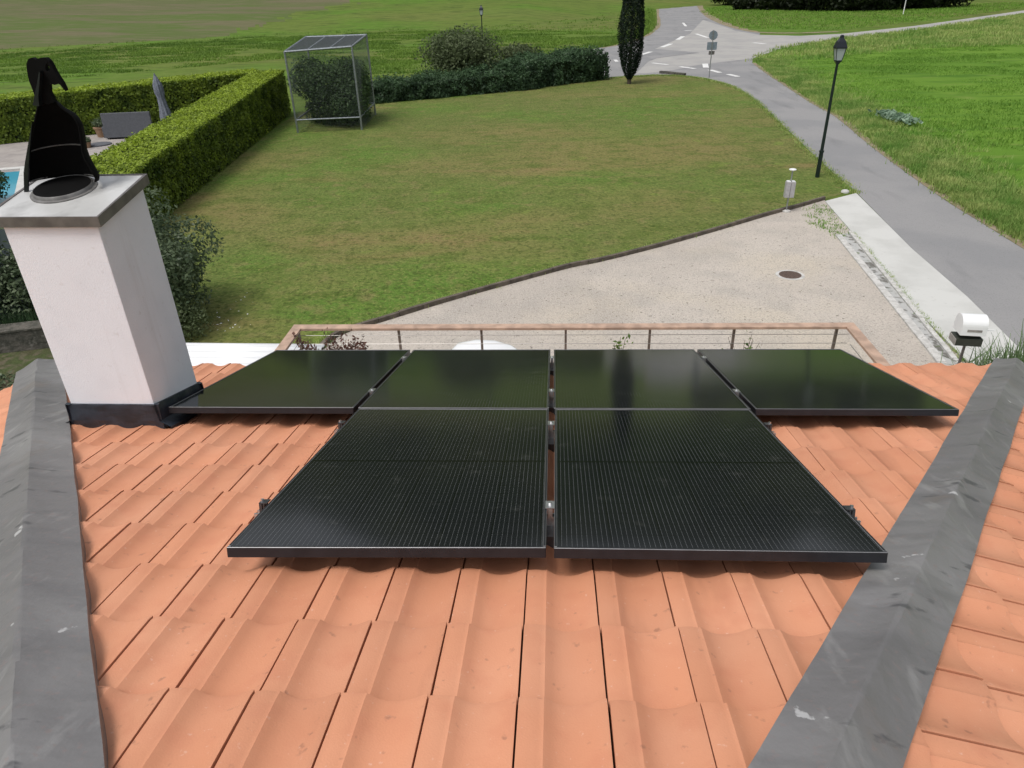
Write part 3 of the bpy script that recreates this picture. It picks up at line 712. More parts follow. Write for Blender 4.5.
# left skirt fin reaching down past the collar
def plate(name, pts, th, m, parent, Y=cc[1], yoff=0.):
    P2 = [vp2(x, y, Y) for x, y in pts]; n = len(P2)
    P3 = [Vector(p) for p in P2]; tr = tessellate_polygon([P3])
    V = [(p[0], Y-th/2+yoff, p[2]) for p in P2]+[(p[0], Y+th/2+yoff, p[2]) for p in P2]
    Fc = [tuple(t) for t in tr]+[tuple(n+i for i in reversed(t)) for t in tr]+[(i, (i+1) % n, n+(i+1) % n, n+i) for i in range(n)]
    me = bpy.data.meshes.new(name); me.from_pydata([tuple(map(float, v)) for v in V], [], Fc)
    bm = bmesh.new(); bm.from_mesh(me); bmesh.ops.recalc_face_normals(bm, faces=bm.faces[:]); bm.to_mesh(me); bm.free()
    return link(name, me, m, parent)
plate('cowl_fin', [(25.4, 172), (27, 160), (30, 143), (34, 121), (31.5, 150), (30, 170), (29.5, 193), (28, 199.5), (26, 196)], .012, 'cowl_steel', chim, yoff=-.01)
plate('cowl_vane', [(37.5, 103), (37.6, 98.5), (34.5, 90), (30.6, 80), (28.6, 70), (28.2, 63.4), (30.3, 58.4), (33.5, 57.4), (37, 59.2), (42, 57.6), (47, 57.4), (50.5, 60.5), (47.6, 63.8), (46.9, 67), (48.2, 70.5), (50.2, 71.2), (51.3, 69), (50.6, 65), (49.2, 63.0), (50.8, 60.8), (53.2, 65.2), (56.6, 72), (60.5, 78), (63.4, 82.4), (65.6, 87), (66.9, 90.8), (65.2, 88.8), (61.8, 84.4), (59.6, 83.0), (56, 84.6), (52.6, 83.2), (50.4, 84.6), (50.8, 91.5), (53.6, 97.5), (56, 101.5), (50, 104)], .03, 'soot_black', chim)
plate('cowl_vane', [(38, 104), (40, 93), (42.5, 82), (44.5, 70), (45.2, 72), (44.6, 84), (43.6, 95), (44.5, 105)], .05, 'cowl_steel', chim, yoff=-.02)
# two internal straps that catch the light
def arc_strap(y, xl, xr, w=.006):
    A, B = vp2(xl, y), vp2(xr, y); c = (A+B)/2; r = np.linalg.norm(B-A)/2
    tb = MB(); pr = None
    for i in range(15):
        t = math.pi*i/14; q_ = (c[0]-r*math.cos(t), c[1]+min(.15, r*.95)*math.sin(t), c[2]+.008*math.sin(t))
        if pr: tb.tube(pr, q_, w, n=6)
        pr = q_
    return tb
arc_strap(151, 30, 82, .004).build('cowl_strap', 'collar_steel', chim); arc_strap(182, 27, 94, .004).build('cowl_strap', 'collar_steel', chim)

# ------------------------------------------------------------------ solar panels
PW, PL, G, RG = 1.134, 1.7483, .0287, .0188
EX = np.array([1., 0, 0]); ES = es
def frame_pts(x0, s0, quad=None):
    if quad is None:
        return [PO+EX*x0+ES*s0, PO+EX*(x0+PW)+ES*s0, PO+EX*(x0+PW)+ES*(s0+PL), PO+EX*x0+ES*(s0+PL)]
    return [on_roof(*q) for q in quad]
def panel(q, label):
    q = [np.array(p) for p in q]
    def mp(u, v, h=0.):   # u,v in metres from the near-left corner
        a, c = u/PW, v/PL
        return (q[0]*(1-a)+q[1]*a)*(1-c)+(q[3]*(1-a)+q[2]*a)*c+PN*h
    root = empty('solar_panel', tuple(mp(0, 0, -.04)), label, 'solar panel', 'black solar panels mounted on the tiled roof')
    bm = bmesh.new()
    def addbox(u0, v0, u1, v1, h0, h1):
        P = [mp(u, v, h) for h in (h0, h1) for u, v in ((u0, v0), (u1, v0), (u1, v1), (u0, v1))]
        vs = [bm.verts.new(p) for p in P]
        for f in ((3, 2, 1, 0), (4, 5, 6, 7), (0, 1, 5, 4), (1, 2, 6, 5), (2, 3, 7, 6), (3, 0, 4, 7)): bm.faces.new([vs[i] for i in f])
    w = .011
    addbox(0, 0, PW, w, -.04, 0); addbox(0, PL-w, PW, PL, -.04, 0); addbox(0, w, w, PL-w, -.04, 0); addbox(PW-w, w, PW, PL-w, -.04, 0)
    bmesh.ops.bevel(bm, geom=bm.edges[:], offset=.0016, segments=1, affect='EDGES'); bm.normal_update()
    pn = Vector(PN)
    for f in bm.faces:
        d_ = abs(f.normal.dot(pn))
        if .3 < d_ < .9 and (f.calc_center_median()-Vector(PO)).dot(pn) > -.01: f.material_index = 1
    me = bpy.data.meshes.new('frame'); bm.to_mesh(me); bm.free(); me.materials.append(M['frame_black']); me.materials.append(M['frame_edge_glint']); link('frame', me, None, root)
    V, Fc, UV = [], [], []; nu, nv = 6, 9
    for j in range(nv+1):
        for i in range(nu+1):
            u = w+(PW-2*w)*i/nu; v = w+(PL-2*w)*j/nv; V.append(mp(u, v, -.0025)); UV.append((u, v))
    for j in range(nv):
        for i in range(nu): k = j*(nu+1)+i; Fc.append((k, k+1, k+nu+2, k+nu+1))
    me = bpy.data.meshes.new('glass'); me.from_pydata([tuple(map(float, v)) for v in V], [], Fc)
    uvl = me.uv_layers.new(name='metres')
    for l in me.loops: uvl.data[l.index].uv = UV[l.vertex_index]
    link('glass', me, 'solar_cells', root)
    V = [mp(u, v, -.012) for u, v in ((w, w), (PW-w, w), (PW-w, PL-w), (w, PL-w))]
    b = MB(); b.add(V, [(0, 1, 2, 3)]); b.build('backsheet', 'frame_black', root)
    return root, mp
panel(frame_pts(0, 0, [(226.3, 547.3), (545.9, 547.6), (548.7, 408.9), (358.8, 408.2)]), 'black solar panel, left one of the two nearest the camera')
panel(frame_pts(0, 0, [(554, 548), (888.3, 552.5), (750.2, 409.2), (555, 408.9)]), 'black solar panel, right one of the two nearest the camera')
S2 = PL+RG
panel(frame_pts(-G/2-PW, S2), 'black solar panel in the far row, just left of the middle gap')
panel(frame_pts(G/2, S2), 'black solar panel in the far row, just right of the middle gap')
panel(frame_pts(-1.5*G-2*PW, S2), 'black solar panel at the left end of the far row, beside the chimney')
panel(frame_pts(1.5*G+PW, S2), 'black solar panel at the right end of the far row, by the grey hip')
def rp(x, s, h=0.): return PO+EX*x+ES*s+PN*h
def pbox(b, x0, x1, s0, s1, h0, h1): b.hexa([rp(x, s, h) for h in (h0, h1) for x, s in ((x0, s0), (x1, s0), (x1, s1), (x0, s1))])
def rail(s, x0, x1, gaps, ends, label, grp):
    root = empty('mounting_rail', tuple(rp(x0, s, -.08)), label, 'mounting rail', grp)
    b = MB(); pbox(b, x0, x1, s-.02, s+.02, -.0775, -.0605); pbox(b, x0, x1, s-.02, s-.012, -.0605, -.0415); pbox(b, x0, x1, s+.012, s+.02, -.0605, -.0415)
    b.build('rail', 'alu', root)
    for gx in gaps:
        b = MB(); pbox(b, gx-G/2-.004, gx+G/2+.004, s-.035, s+.035, .002, .0055); pbox(b, gx-.010, gx+.010, s-.035, s+.035, -.04, .0015)
        cl = b.build('clamp', 'alu', root)
        b = MB(); b.tube(rp(gx, s, .0055), rp(gx, s, .014), .0075, n=6); b.build('bolt', 'bolt', cl)
    for exx, sg in ends:
        b = MB()
        pbox(b, min(exx-sg*.008, exx+sg*.026), max(exx-sg*.008, exx+sg*.026), s-.02, s+.02, .002, .006)
        pbox(b, min(exx+sg*.004, exx+sg*.010), max(exx+sg*.004, exx+sg*.010), s-.02, s+.02, -.04, .0015)
        pbox(b, min(exx+sg*.014, exx+sg*.025), max(exx+sg*.014, exx+sg*.025), s-.022, s-.01, -.04, .0015)
        pbox(b, min(exx+sg*.014, exx+sg*.025), max(exx+sg*.014, exx+sg*.025), s+.01, s+.022, -.04, .0015)
        cl = b.build('clamp', 'alu_dark', root)
        b = MB(); b.tube(rp(exx+sg*.018, s, .006), rp(exx+sg*.018, s, .015), .0075, n=6); b.build('bolt', 'bolt', cl)
    # roof hooks beneath the rail
    for k in range(int((x1-x0)/.95)+1):
        hx = x0+.12+k*(x1-x0-.24)/max(1, int((x1-x0)/.95))
        b = MB(); pbox(b, hx-.015, hx+.015, s-.11, s+.02, -.083, -.0785); pbox(b, hx-.015, hx+.015, s-.115, s-.109, -.13, -.0785); b.build('roof_hook', 'alu_dark', root)
e2 = PW+G/2; e4 = 2*PW+1.5*G
rail(.365, -e2-.05, e2+.05, [0], [(-e2, -1), (e2, 1)], 'aluminium rail under the two near panels, the one closer to the camera', 'aluminium rails under the solar panels')
rail(1.46, -e2-.05, e2+.05, [0], [(-e2, -1), (e2, 1)], 'aluminium rail under the two near panels, the one closer to the far row', 'aluminium rails under the solar panels')
g4 = [-(PW+G), 0, PW+G]
rail(S2+.40, -e4-.03, e4+.03, g4, [], 'long aluminium rail under the far row of four panels, nearer the camera', 'aluminium rails under the solar panels')
rail(S2+1.42, -e4-.03, e4+.03, g4, [], 'long aluminium rail under the far row of four panels, nearer the balcony', 'aluminium rails under the solar panels')

# ------------------------------------------------------------------ balcony railing
ZR = 2.6
rr = empty('balcony_railing', (0, 8.3, 1.72), 'balcony railing with pale wooden handrail, slim brown posts and thin steel cables', 'railing')
A = at(289, 326, ZR); B = at(856, 327, ZR); Y1 = 8.50; Y0 = Y1-.13
xl, xr = -3.43, 3.78
b = MB(); b.box((xl, Y0, ZR-.035), (xr, Y1, ZR)); 
b.box((xl, 5.35, ZR-.035), (xl+.13, Y0-.002, ZR)); b.box((xr-.13, 5.35, ZR-.035), (xr, Y0-.002, ZR))
b.build('handrail', 'handrail_wood', rr, bevel=.006)
px = [-3.36, -2.22]+[at(x, 331, ZR)[0] for x in (392,)]; px = [xl+.065, -1.66, at(480, 331, ZR)[0]-.0, at(566, 331, ZR)[0], at(652, 331, ZR)[0], at(738, 331, ZR)[0], at(843, 331, ZR)[0]]
px[1] = at(396, 331, ZR)[0]
for x in px: b = MB(); b.box((x-.014, Y0+.045, 1.725), (x+.014, Y0+.085, ZR-.037)); b.build('post', 'post_brown', rr)
for y in (7.3, 6.2):
    for x in (xl+.065, xr-.065): b = MB(); b.box((x-.02, y-.02, 1.725), (x+.02, y+.02, ZR-.037)); b.build('post', 'post_brown', rr)
for k in range(6):
    z = ZR-.12-k*.125; b = MB(); b.tube((xl+.065, Y0+.038, z), (xr-.065, Y0+.038, z), .004, n=6); b.tube((xl+.04, 5.35, z), (xl+.04, Y0, z), .004, n=6); b.tube((xr-.04, 5.35, z), (xr-.04, Y0, z), .004, n=6); b.build('cable', 'cable', rr)

# white corrugated canopy left of the balcony
c0, c1 = at(100, 346.5, 1.5), at(325, 343, 1.5)
can = empty('canopy', (-5, 9, 0), 'white corrugated canopy roof low beside the balcony, between lawn and tiles', 'canopy')
V, Fc = [], []; n = 120; yA, yB = 6.2, 10.15
for i in range(n+1):
    y = yA+(yB-yA)*i/n; z = 1.5+.02*math.sin(i/n*2*math.pi*20)
    xe = -3.66+.0*(y-yB)
    V += [(-6.2, y+.06, z), (xe, y, z), (xe, y, z-.012), (-6.2, y+.06, z-.012)]
for i in range(n):
    k = i*4; Fc += [(k, k+1, k+5, k+4), (k+3, k+7, k+6, k+2), (k+1, k+2, k+6, k+5), (k, k+4, k+7, k+3)]
Fc += [(0, 3, 2, 1), (n*4, n*4+1, n*4+2, n*4+3)]
pyd('corrugated_sheet', V, Fc, 'white_plastic', can, smooth=True)
for x, y in ((-3.75, 10.0), (-6.1, 10.05), (-3.75, 6.4), (-6.1, 6.4)): b = MB(); b.box((x-.04, y-.04, 0), (x+.04, y+.04, 1.475)); b.build('post', 'galv', can)
b = MB(); b.box((-6.15, 10.02, 1.40), (-3.7, 10.06, 1.472)); b.build('beam', 'galv', can)

# ------------------------------------------------------------------ white car under the balcony edge
car = empty('parked_car', (-1.05, 9.80, 0), 'white parked car, only its roof showing through the balcony railing', 'car')
def loft(secs, name, m, parent):
    V, Fc = [], []; n = len(secs[0])
    for s in secs: V += s
    for k in range(len(secs)-1):
        for i in range(n): Fc.append((k*n+i, k*n+(i+1) % n, (k+1)*n+(i+1) % n, (k+1)*n+i))
    Fc += [tuple(reversed(range(n))), tuple(range((len(secs)-1)*n, len(secs)*n))]
    o = pyd(name, V, Fc, m, parent, world=False, smooth=True); o.data.set_sharp_from_angle(angle=math.radians(50)); return o
def sec(x, w, z0, z1, r=.12, n=20):
    out = []
    for i in range(n):
        t = 2*math.pi*i/n; c, s = math.cos(t), math.sin(t)
        e = .35; out.append((x, math.copysign(abs(c)**e, c)*w, (z0+z1)/2+math.copysign(abs(s)**e, s)*(z1-z0)/2))
    return out
loft([sec(-1.95, .62, .42, .66), sec(-1.85, .78, .25, .80), sec(-1.4, .83, .20, .92), sec(-.6, .84, .2, .95), sec(.5, .84, .2, .95), sec(1.2, .83, .2, .90), sec(1.75, .79, .22, .78), sec(1.98, .64, .35, .62)], 'body', 'car_white', car)
loft([sec(-1.55, .66, .8, .96), sec(-.95, .62, .8, 1.15), sec(-.55, .58, .8, 1.38), sec(0, .58, .8, 1.42), sec(.45, .56, .8, 1.34), sec(1.05, .68, .8, .96)], 'windows', 'car_glass', car)
loft([sec(-.58, .40, 1.34, 1.385), sec(-.48, .55, 1.36, 1.44), sec(-.2, .60, 1.36, 1.475), sec(.1, .59, 1.36, 1.46), sec(.36, .52, 1.34, 1.41), sec(.50, .38, 1.33, 1.37)], 'roof', 'car_white', car)
for x in (-1.2, 1.25):
    for sy in (-1, 1):
        b = MB(); b.tube((x, sy*.66, .31), (x, sy*.86, .31), .31, n=28); w = b.build('wheel', 'tyre', car, world=False, smooth=True)
        b = MB(); b.tube((x, sy*.855, .31), (x, sy*.868, .31), .19, n=20); r_ = b.build('rim', 'rim', w, world=False)
for sy in (-1, 1):
    b = MB(); b.box((1.78, sy*.62-.12, .58), (1.93, sy*.62+.12, .70)); b.build('headlight', 'white_plastic', car, world=False, bevel=.02)
    b = MB(); b.box((-1.93, sy*.62-.10, .62), (-1.80, sy*.62+.10, .78)); b.build('tail_light', 'red_lamp', car, world=False, bevel=.02)
    for x0, x1 in ((-1.05, -.30), (-.26, .62)):
        b = MB(); b.box((x0, sy*.842-.004, .45), (x1, sy*.842+.004, .86)); b.build('door', 'car_white', car, world=False)

# ------------------------------------------------------------------ plants
def woody(root, c, h, r, n, m='bark'):
    b = MB(); c = np.array(c, float)
    for i in range(n):
        a = 2*math.pi*i/n+random.random(); e = c+np.array([math.cos(a)*r*random.uniform(.5, .9), math.sin(a)*r*random.uniform(.5, .9), h*random.uniform(.6, .95)])
        k = c+(e-c)*.45+np.array([0, 0, h*.08]); b.tube(c+rng.normal(size=3)*.02*np.array([1, 1, 0]), k, .02*h, .013*h, n=6); b.tube(k, e, .013*h, .005*h, n=6)
    return b.build('stem', m, root)
def shrub(name, base, rad, zc, n, size, m, label, cat, group=None, seed=0, lobes=10, fill=.4, aspect=.5):
    root = empty(name, base, label, cat, group)
    P, D = blob((base[0], base[1], base[2]+zc), rad, n, lobes, fill, seed)
    k = P[:, 2] > base[2]+.02; P, D = P[k], D[k]
    tone = np.clip(.35+.5*(noise_arr(P, 1.2/max(rad), seed))+rng.normal(size=len(P))*.16, 0, 1)
    leaves('foliage', P, size, m, root, tone=tone, outward=D*.9, up=.3, aspect=aspect)
    woody(root, base, zc*1.2, min(rad[0], rad[1])*.8, 7)
    return root
def noise_arr(P, sc, seed): return np.array([noise.noise(Vector((p[0]*sc*2+seed, p[1]*sc*2, p[2]*sc*2))) for p in P])
# big laurel shrub right of the chimney
g0 = at(150, 318)
shrub('laurel_shrub', (-9.1, 14.4, 0), (1.75, 1.75, 1.5), 1.45, 17000, .10, 'laurel_leaf', 'large dark leafy shrub on the lawn just right of the chimney', 'shrub', seed=3, lobes=14)
shrub('flowering_shrub', (-7.9, 13.4, 0), (.75, .9, .55), .45, 2600, .07, 'bush_leaf', 'low brownish shrub at the foot of the large laurel, by the corrugated canopy', 'shrub', seed=5)
q = scatter_poly(pix((205, 318), (262, 285), (250, 330), (205, 335)), 26)
root = leaves('fallen_petals', np.column_stack([q, np.full(len(q), .03)]), .05, 'white_plastic', up=3); tag(root, 'small white petals scattered on the lawn beside the large shrub', 'petals', kind='stuff')
shrub('garden_shrub', (-13.5, 17.0, 0), (1.7, 1.7, 1.0), .9, 5200, .13, 'laurel_leaf', 'dark shrub at the left edge of the photo, below the chimney cap', 'shrub', seed=8)
shrub('garden_shrub', (-11.6, 14.6, 0), (1.4, 1.1, 1.0), .9, 7000, .10, 'laurel_leaf', 'dark shrub left of the chimney shaft behind the stone wall', 'shrub', seed=9)
shrub('garden_shrub', (-20.3, 24.6, 0), (1.3, 1.2, .85), .7, 4200, .12, 'vine_leaf', 'dark shrub in front of the swimming pool', 'shrub', seed=10)
# potted shrubs on the balcony
def potted(base, label, m, h, r, n, size, seed, stems=9):
    root = empty('potted_plant', base, label, 'potted plant', 'plants on the balcony')
    b = MB(); b.lathe(base, [(.11, 0), (.15, .25), (.165, .26), (.165, .29), (.14, .29), (.13, .26)], 20); b.build('pot', 'clay_pot', root, smooth=True)
    sb = MB(); P = []
    r_ = np.random.default_rng(seed)
    for i in range(stems):
        a = r_.uniform(0, 6.28); top = np.array([base[0]+math.cos(a)*r*r_.uniform(.2, 1), base[1]+math.sin(a)*r*.5*r_.uniform(.2, 1), base[2]+h*r_.uniform(.75, 1.05)])
        s0 = np.array([base[0], base[1], base[2]+.25]); mid = s0+(top-s0)*.5+np.array([0, 0, .06])
        sb.tube(s0, mid, .006, .005, n=5); sb.tube(mid, top, .005, .002, n=5)
        for t in r_.uniform(.35, 1, n//stems): 
            q_ = s0+(top-s0)*t; P.append(q_+r_.normal(size=3)*.03)
    sb.build('stem', 'bark', root); leaves('foliage', np.array(P), size, m, root)
potted((-2.72, 7.9, 1.725), 'reddish-leaved shrub behind the left end of the balcony railing', 'red_leaf', 1.0, .52, 1500, .05, 1, 26)
potted((.80, 8.05, 1.725), 'bright green leafy plant standing at the middle of the balcony railing', 'green_leaf', .92, .17, 150, .06, 2, 8)
potted((2.32, 8.0, 1.725), 'sparse thin-stemmed green plant near the right end of the balcony railing', 'green_leaf', .90, .36, 90, .05, 3, 12)
# spiky clump beyond the right hip
root = empty('spiky_plant', (7.7, 11.0, 0), 'spiky green plant beside the concrete apron, just beyond the right hip', 'plant')
n = 1700; th = rng.uniform(0, 6.28, n); el = rng.uniform(.15, 1.45, n); base = np.array([7.95, 10.9, .2])+rng.normal(size=(n, 3))*np.array([.36, .30, .12]); Ls = rng.uniform(.5, .95, n)
d = np.stack([np.cos(th)*np.cos(el), np.sin(th)*np.cos(el), np.sin(el)], 1); s = np.cross(d, [0, 0, 1.]); s /= np.linalg.norm(s, axis=1)[:, None]
V = np.zeros((n, 4, 3)); w = .014
V[:, 0] = base-s*w; V[:, 1] = base+s*w; V[:, 2] = base+d*Ls[:, None]+s*w*.2-np.array([0, 0, .1]); V[:, 3] = base+d*Ls[:, None]-s*w*.2-np.array([0, 0, .1])
quads('foliage', V, 'spiky_leaf', root, rng.uniform(0, 1, n))
b = MB(); b.lathe((7.75, 10.9, 0), [(.2, 0), (.24, .1), (.1, .28)], 14); b.build('root_clump', 'bark', root)
# silver-leaved patch in the meadow
root = empty('silver_plant', at(896, 121), 'patch of silvery blue-green leaves in the right meadow near the road', 'plant')
c = np.array(at(896, 122)); q = rng.normal(size=(650, 3))*np.array([1., 1., .08]); ang = math.radians(-55)
dd = np.array(at(918, 130))-np.array(at(875, 115)); dd /= np.linalg.norm(dd)
P = c+np.outer(rng.uniform(-1.25, 1.25, 650), dd)+rng.normal(size=(650, 3))*np.array([.25, .35, .05])+np.array([0, 0, .26])
leaves('foliage', P, .22, 'silver_leaf', root, up=1.2, aspect=.45)
for k in range(12): t = -1.2+.2*k; b = MB(); b.tube(c+dd*t, c+dd*t+np.array([.03, 0, .22]), .02, .008, n=5); b.build('stem', 'green_leaf', root)

# hedges
def hedge(name, A, B, w0, w1, hA, hB, leafn, size, label, m='hedge_leaf', core='hedge_core', rough=.035, lumpy=0., group=None, topgain=.62):
    """A->B is the foot line of the visible face, the hedge body lies to the left of A->B; w = thickness"""
    A, B = np.array(A[:2], float), np.array(B[:2], float); d = B-A; L = np.linalg.norm(d); t = d/L; nn = np.array([-t[1], t[0]])
    root = empty(name, (*A, 0), label, 'hedge', group)
    b = MB(); ins = .10
    P = []
    for z in (0, 1):
        for s, o_ in ((0, 0), (1, 0), (1, 1), (0, 1)):
            c = A+d*s+nn*((w0*(1-s)+w1*s)*o_)+nn*(ins if o_ == 0 else -ins)+t*(ins if s == 0 else -ins)
            P.append((*c, 0 if z == 0 else (hA*(1-s)+hB*s)-ins))
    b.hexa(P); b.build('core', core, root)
    # leaves on near face, top, ends, back
    def pt(s, o_, z):
        s, o_, z = map(np.asarray, (s, o_, z)); W = w0*(1-s)+w1*s; Hh = hA*(1-s)+hB*s
        xy = A+np.outer(s, d)+nn*(W*o_)[:, None]; return np.column_stack([xy, Hh*z])
    hm = (hA+hB)/2; wm_ = (w0+w1)/2; ar = [L*hm, L*wm_, wm_*hm*2, L*hm*.6]; tot = sum(ar); Ps, Os = [], []
    k = [int(leafn*a/tot) for a in ar]
    r = rng.uniform
    Ps.append(pt(r(0, 1, k[0]), np.zeros(k[0]), r(0, 1, k[0])**.9)); Os.append(np.tile([*(-nn), .15], (k[0], 1)))
    Ps.append(pt(r(0, 1, k[1]), r(0, 1, k[1]), np.ones(k[1]))); Os.append(np.tile([0, 0, 1.], (k[1], 1)))
    ss = (r(0, 1, k[2]) > .5).astype(float); Ps.append(pt(ss, r(0, 1, k[2]), r(0, 1, k[2]))); Os.append(np.column_stack([np.outer(ss*2-1, t), np.full(k[2], .1)]))
    Ps.append(pt(r(0, 1, k[3]), np.ones(k[3]), r(.3, 1, k[3]))); Os.append(np.tile([*nn, .15], (k[3], 1)))
    P = np.concatenate(Ps); O = np.concatenate(Os); O /= np.linalg.norm(O, axis=1)[:, None]
    nz = noise_arr(P, .9, 1); nz2 = noise_arr(P, .22, 2)
    P = P+O*(rng.normal(size=len(P))*rough+nz*(.05+lumpy)+nz2*lumpy-.02)[:, None]
    top_light = (O[:, 2] > .8)*topgain   # light from above put into the leaf tone of the clipped top
    tone = np.clip(.20+top_light+.35*nz+rng.normal(size=len(P))*.2, 0, 1)
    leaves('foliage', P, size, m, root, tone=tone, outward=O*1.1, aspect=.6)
    return root
nR0 = at(130, 174, 1.8); nL0 = at(88, 160, 1.8); fR0 = at(284, 70, 2.35); fL0 = at(250, 73, 2.35)
foot = lambda p: np.array(p[:2])
A = foot(nR0); B = foot(fR0); tt = (B-A)/np.linalg.norm(B-A)
w0 = abs(np.cross(tt, foot(nL0)-A)); w1 = abs(np.cross(tt, foot(fL0)-A))
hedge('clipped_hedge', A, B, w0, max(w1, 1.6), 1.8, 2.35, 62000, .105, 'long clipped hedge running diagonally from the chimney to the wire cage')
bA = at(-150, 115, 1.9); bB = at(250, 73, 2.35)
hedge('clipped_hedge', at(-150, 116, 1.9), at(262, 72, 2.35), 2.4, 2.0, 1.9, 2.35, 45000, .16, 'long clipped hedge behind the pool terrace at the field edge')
# low dark junipers in front of the road
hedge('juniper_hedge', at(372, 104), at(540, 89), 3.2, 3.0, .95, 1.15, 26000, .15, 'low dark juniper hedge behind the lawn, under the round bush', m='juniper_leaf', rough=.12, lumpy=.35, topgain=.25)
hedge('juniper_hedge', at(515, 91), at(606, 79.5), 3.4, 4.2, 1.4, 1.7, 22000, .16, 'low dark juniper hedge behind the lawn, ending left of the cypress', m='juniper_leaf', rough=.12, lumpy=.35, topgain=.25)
shrub('round_bush', (-6.3, 54.6, 0), (3.7, 2.6, 1.95), 2.1, 12000, .20, 'bush_leaf', 'round grey-green bush above the juniper hedge, left of the far street lamp', 'bush', seed=21, lobes=16, fill=.3)
shrub('round_bush', (-2.6, 57.4, 0), (2.0, 1.8, 1.1), 1.45, 2600, .22, 'bush_leaf', 'smaller thin bush in front of the far street lamp, right of the round bush', 'bush', seed=22, fill=.3)

# cypress
def cypress(base):
    root = empty('cypress_tree', base, 'tall dark narrow cypress tree by the road junction', 'tree')
    Ht = 7.9; z = rng.uniform(.0, 1, 26000)**.85
    prof_ = np.interp(z, [0, .04, .12, .25, .45, .65, .85, 1.], [.10, .38, .72, .98, 1.0, .78, .42, .05])*.80
    th = rng.uniform(0, 6.283, len(z)); lum = 1+.09*np.sin(th*5+z*14)+.05*np.sin(th*11+z*31)
    rr_ = prof_*lum*rng.uniform(.80, 1.04, len(z))
    P = np.column_stack([base[0]+rr_*np.cos(th), base[1]+rr_*np.sin(th), .25+z*(Ht-.25)])
    D = np.column_stack([np.cos(th)*.6, np.sin(th)*.6, np.full(len(z), .5)])
    tone = np.clip(.4+.5*(lum-1)*4+rng.normal(size=len(z))*.2, 0, 1)
    leaves('crown', P, .13, 'cypress_leaf', root, tone=tone, outward=D, aspect=.4)
    b = MB(); b.tube((base[0], base[1], 0), (base[0], base[1], 6.5), .14, .03, n=10); b.build('trunk', 'bark', root)
cypress(at(629, 84))

# dark trees at the far edge of the meadow
specs = [(752, 9, 6.5, 4.6), (778, 9.5, 7.5, 5.2), (806, 10, 6.8, 4.8), (832, 10.5, 8, 5.4), (858, 10.5, 7.2, 5), (884, 9.8, 8.2, 5.2), (912, 8.5, 7, 5.0), (940, 7, 7.6, 5.4), (728, 5, 8, 5.6)]
for i, (x, y, h, r) in enumerate(specs):
    b0 = at(x, y); lab = ['first', 'second', 'third', 'fourth', 'fifth', 'sixth', 'seventh', 'eighth', '']
    if i == 8: label = 'dark tree at the left end of the far row, beside the road'
    else: label = 'dark leafy tree, %s from the left in the row beyond the meadow' % ['second', 'third', 'fourth', 'fifth', 'sixth', 'seventh', 'eighth', 'ninth'][i]
    root = empty('tree', b0, label, 'tree', 'dark trees beyond the meadow')
    P, D = blob((b0[0], b0[1], h*.40), (r*1.1, r, h*.58), 7500, 15, .3, 50+i); k = P[:, 2] > .05; P, D = P[k], D[k]
    tone = np.clip(.4+.8*noise_arr(P, .25, i)+rng.normal(size=len(P))*.15, 0, 1)
    leaves('crown', P, .55, 'tree_leaf', root, tone=tone, outward=D, aspect=.6)
    b = MB(); c = np.array(b0); b.tube(c, c+np.array([.1, 0, h*.6]), .28, .12, n=8)
    for k in range(5): a = k*1.26; b.tube(c+np.array([0, 0, h*.25]), c+np.array([math.cos(a)*r*.6, math.sin(a)*r*.6, h*.6]), .12, .04, n=6)
    b.build('trunk', 'bark', root)
# white marker pole by the meadow
pb = at(903, 14.5); root = empty('marker_pole', pb, 'thin white marker pole in front of the dark trees', 'pole')
b = MB(); b.tube(pb, (pb[0], pb[1], 3.6), .07, .06, n=10); b.build('pole', 'white_plastic', root)
b = MB(); b.lathe((pb[0], pb[1], 3.6), [(.10, 0), (.10, .05), (.02, .09)], 10); b.build('cap', 'white_plastic', root)

# ------------------------------------------------------------------ street lamps
def street_lamp(base, label, h=4.6):
    root = empty('street_lamp', base, label, 'street lamp', 'dark green street lamps with lantern heads')
    x, y = base[:2]
    b = MB(); b.tube((x, y, 0), (x, y, .9), .075, .07, n=14); b.tube((x, y, .9), (x, y, h-.86), .058, .042, n=14); b.tube((x, y, .88), (x, y, .94), .085, .085, n=14); b.build('pole', 'lamp_green', root, smooth=True)
    z = h-.86
    b = MB(); b.lathe((x, y, z-.02), [(.05, 0), (.09, .06), (.14, .10), (.14, .13)], 4); b.build('lantern_base', 'lamp_green', root)
    b = MB(); b.lathe((x, y, z+.11), [(.125, 0), (.205, .36)], 4); g_ = b.build('lantern_glass', 'lamp_glass', root)
    b = MB()
    for k in range(4):
        t = 2*math.pi*(k+.5)/4; c_, s_ = math.cos(t), math.sin(t)
        b.tube((x+.135*c_, y+.135*s_, z+.10), (x+.215*c_, y+.215*s_, z+.48), .011, n=6)
    b.build('lantern_frame', 'lamp_green', root)
    b = MB(); b.lathe((x, y, z+.47), [(.245, 0), (.245, .03), (.17, .20), (.08, .30), (.07, .34), (.085, .36), (.03, .40)], 4); b.build('lantern_roof', 'lamp_roof', root)
    return root
street_lamp(at(817, 177.5), 'dark green street lamp between the lawn and the road, the near and taller-looking one')
fl = at(481, 5, 4.6); street_lamp((fl[0], fl[1], 0), 'dark green street lamp far behind the round bush')

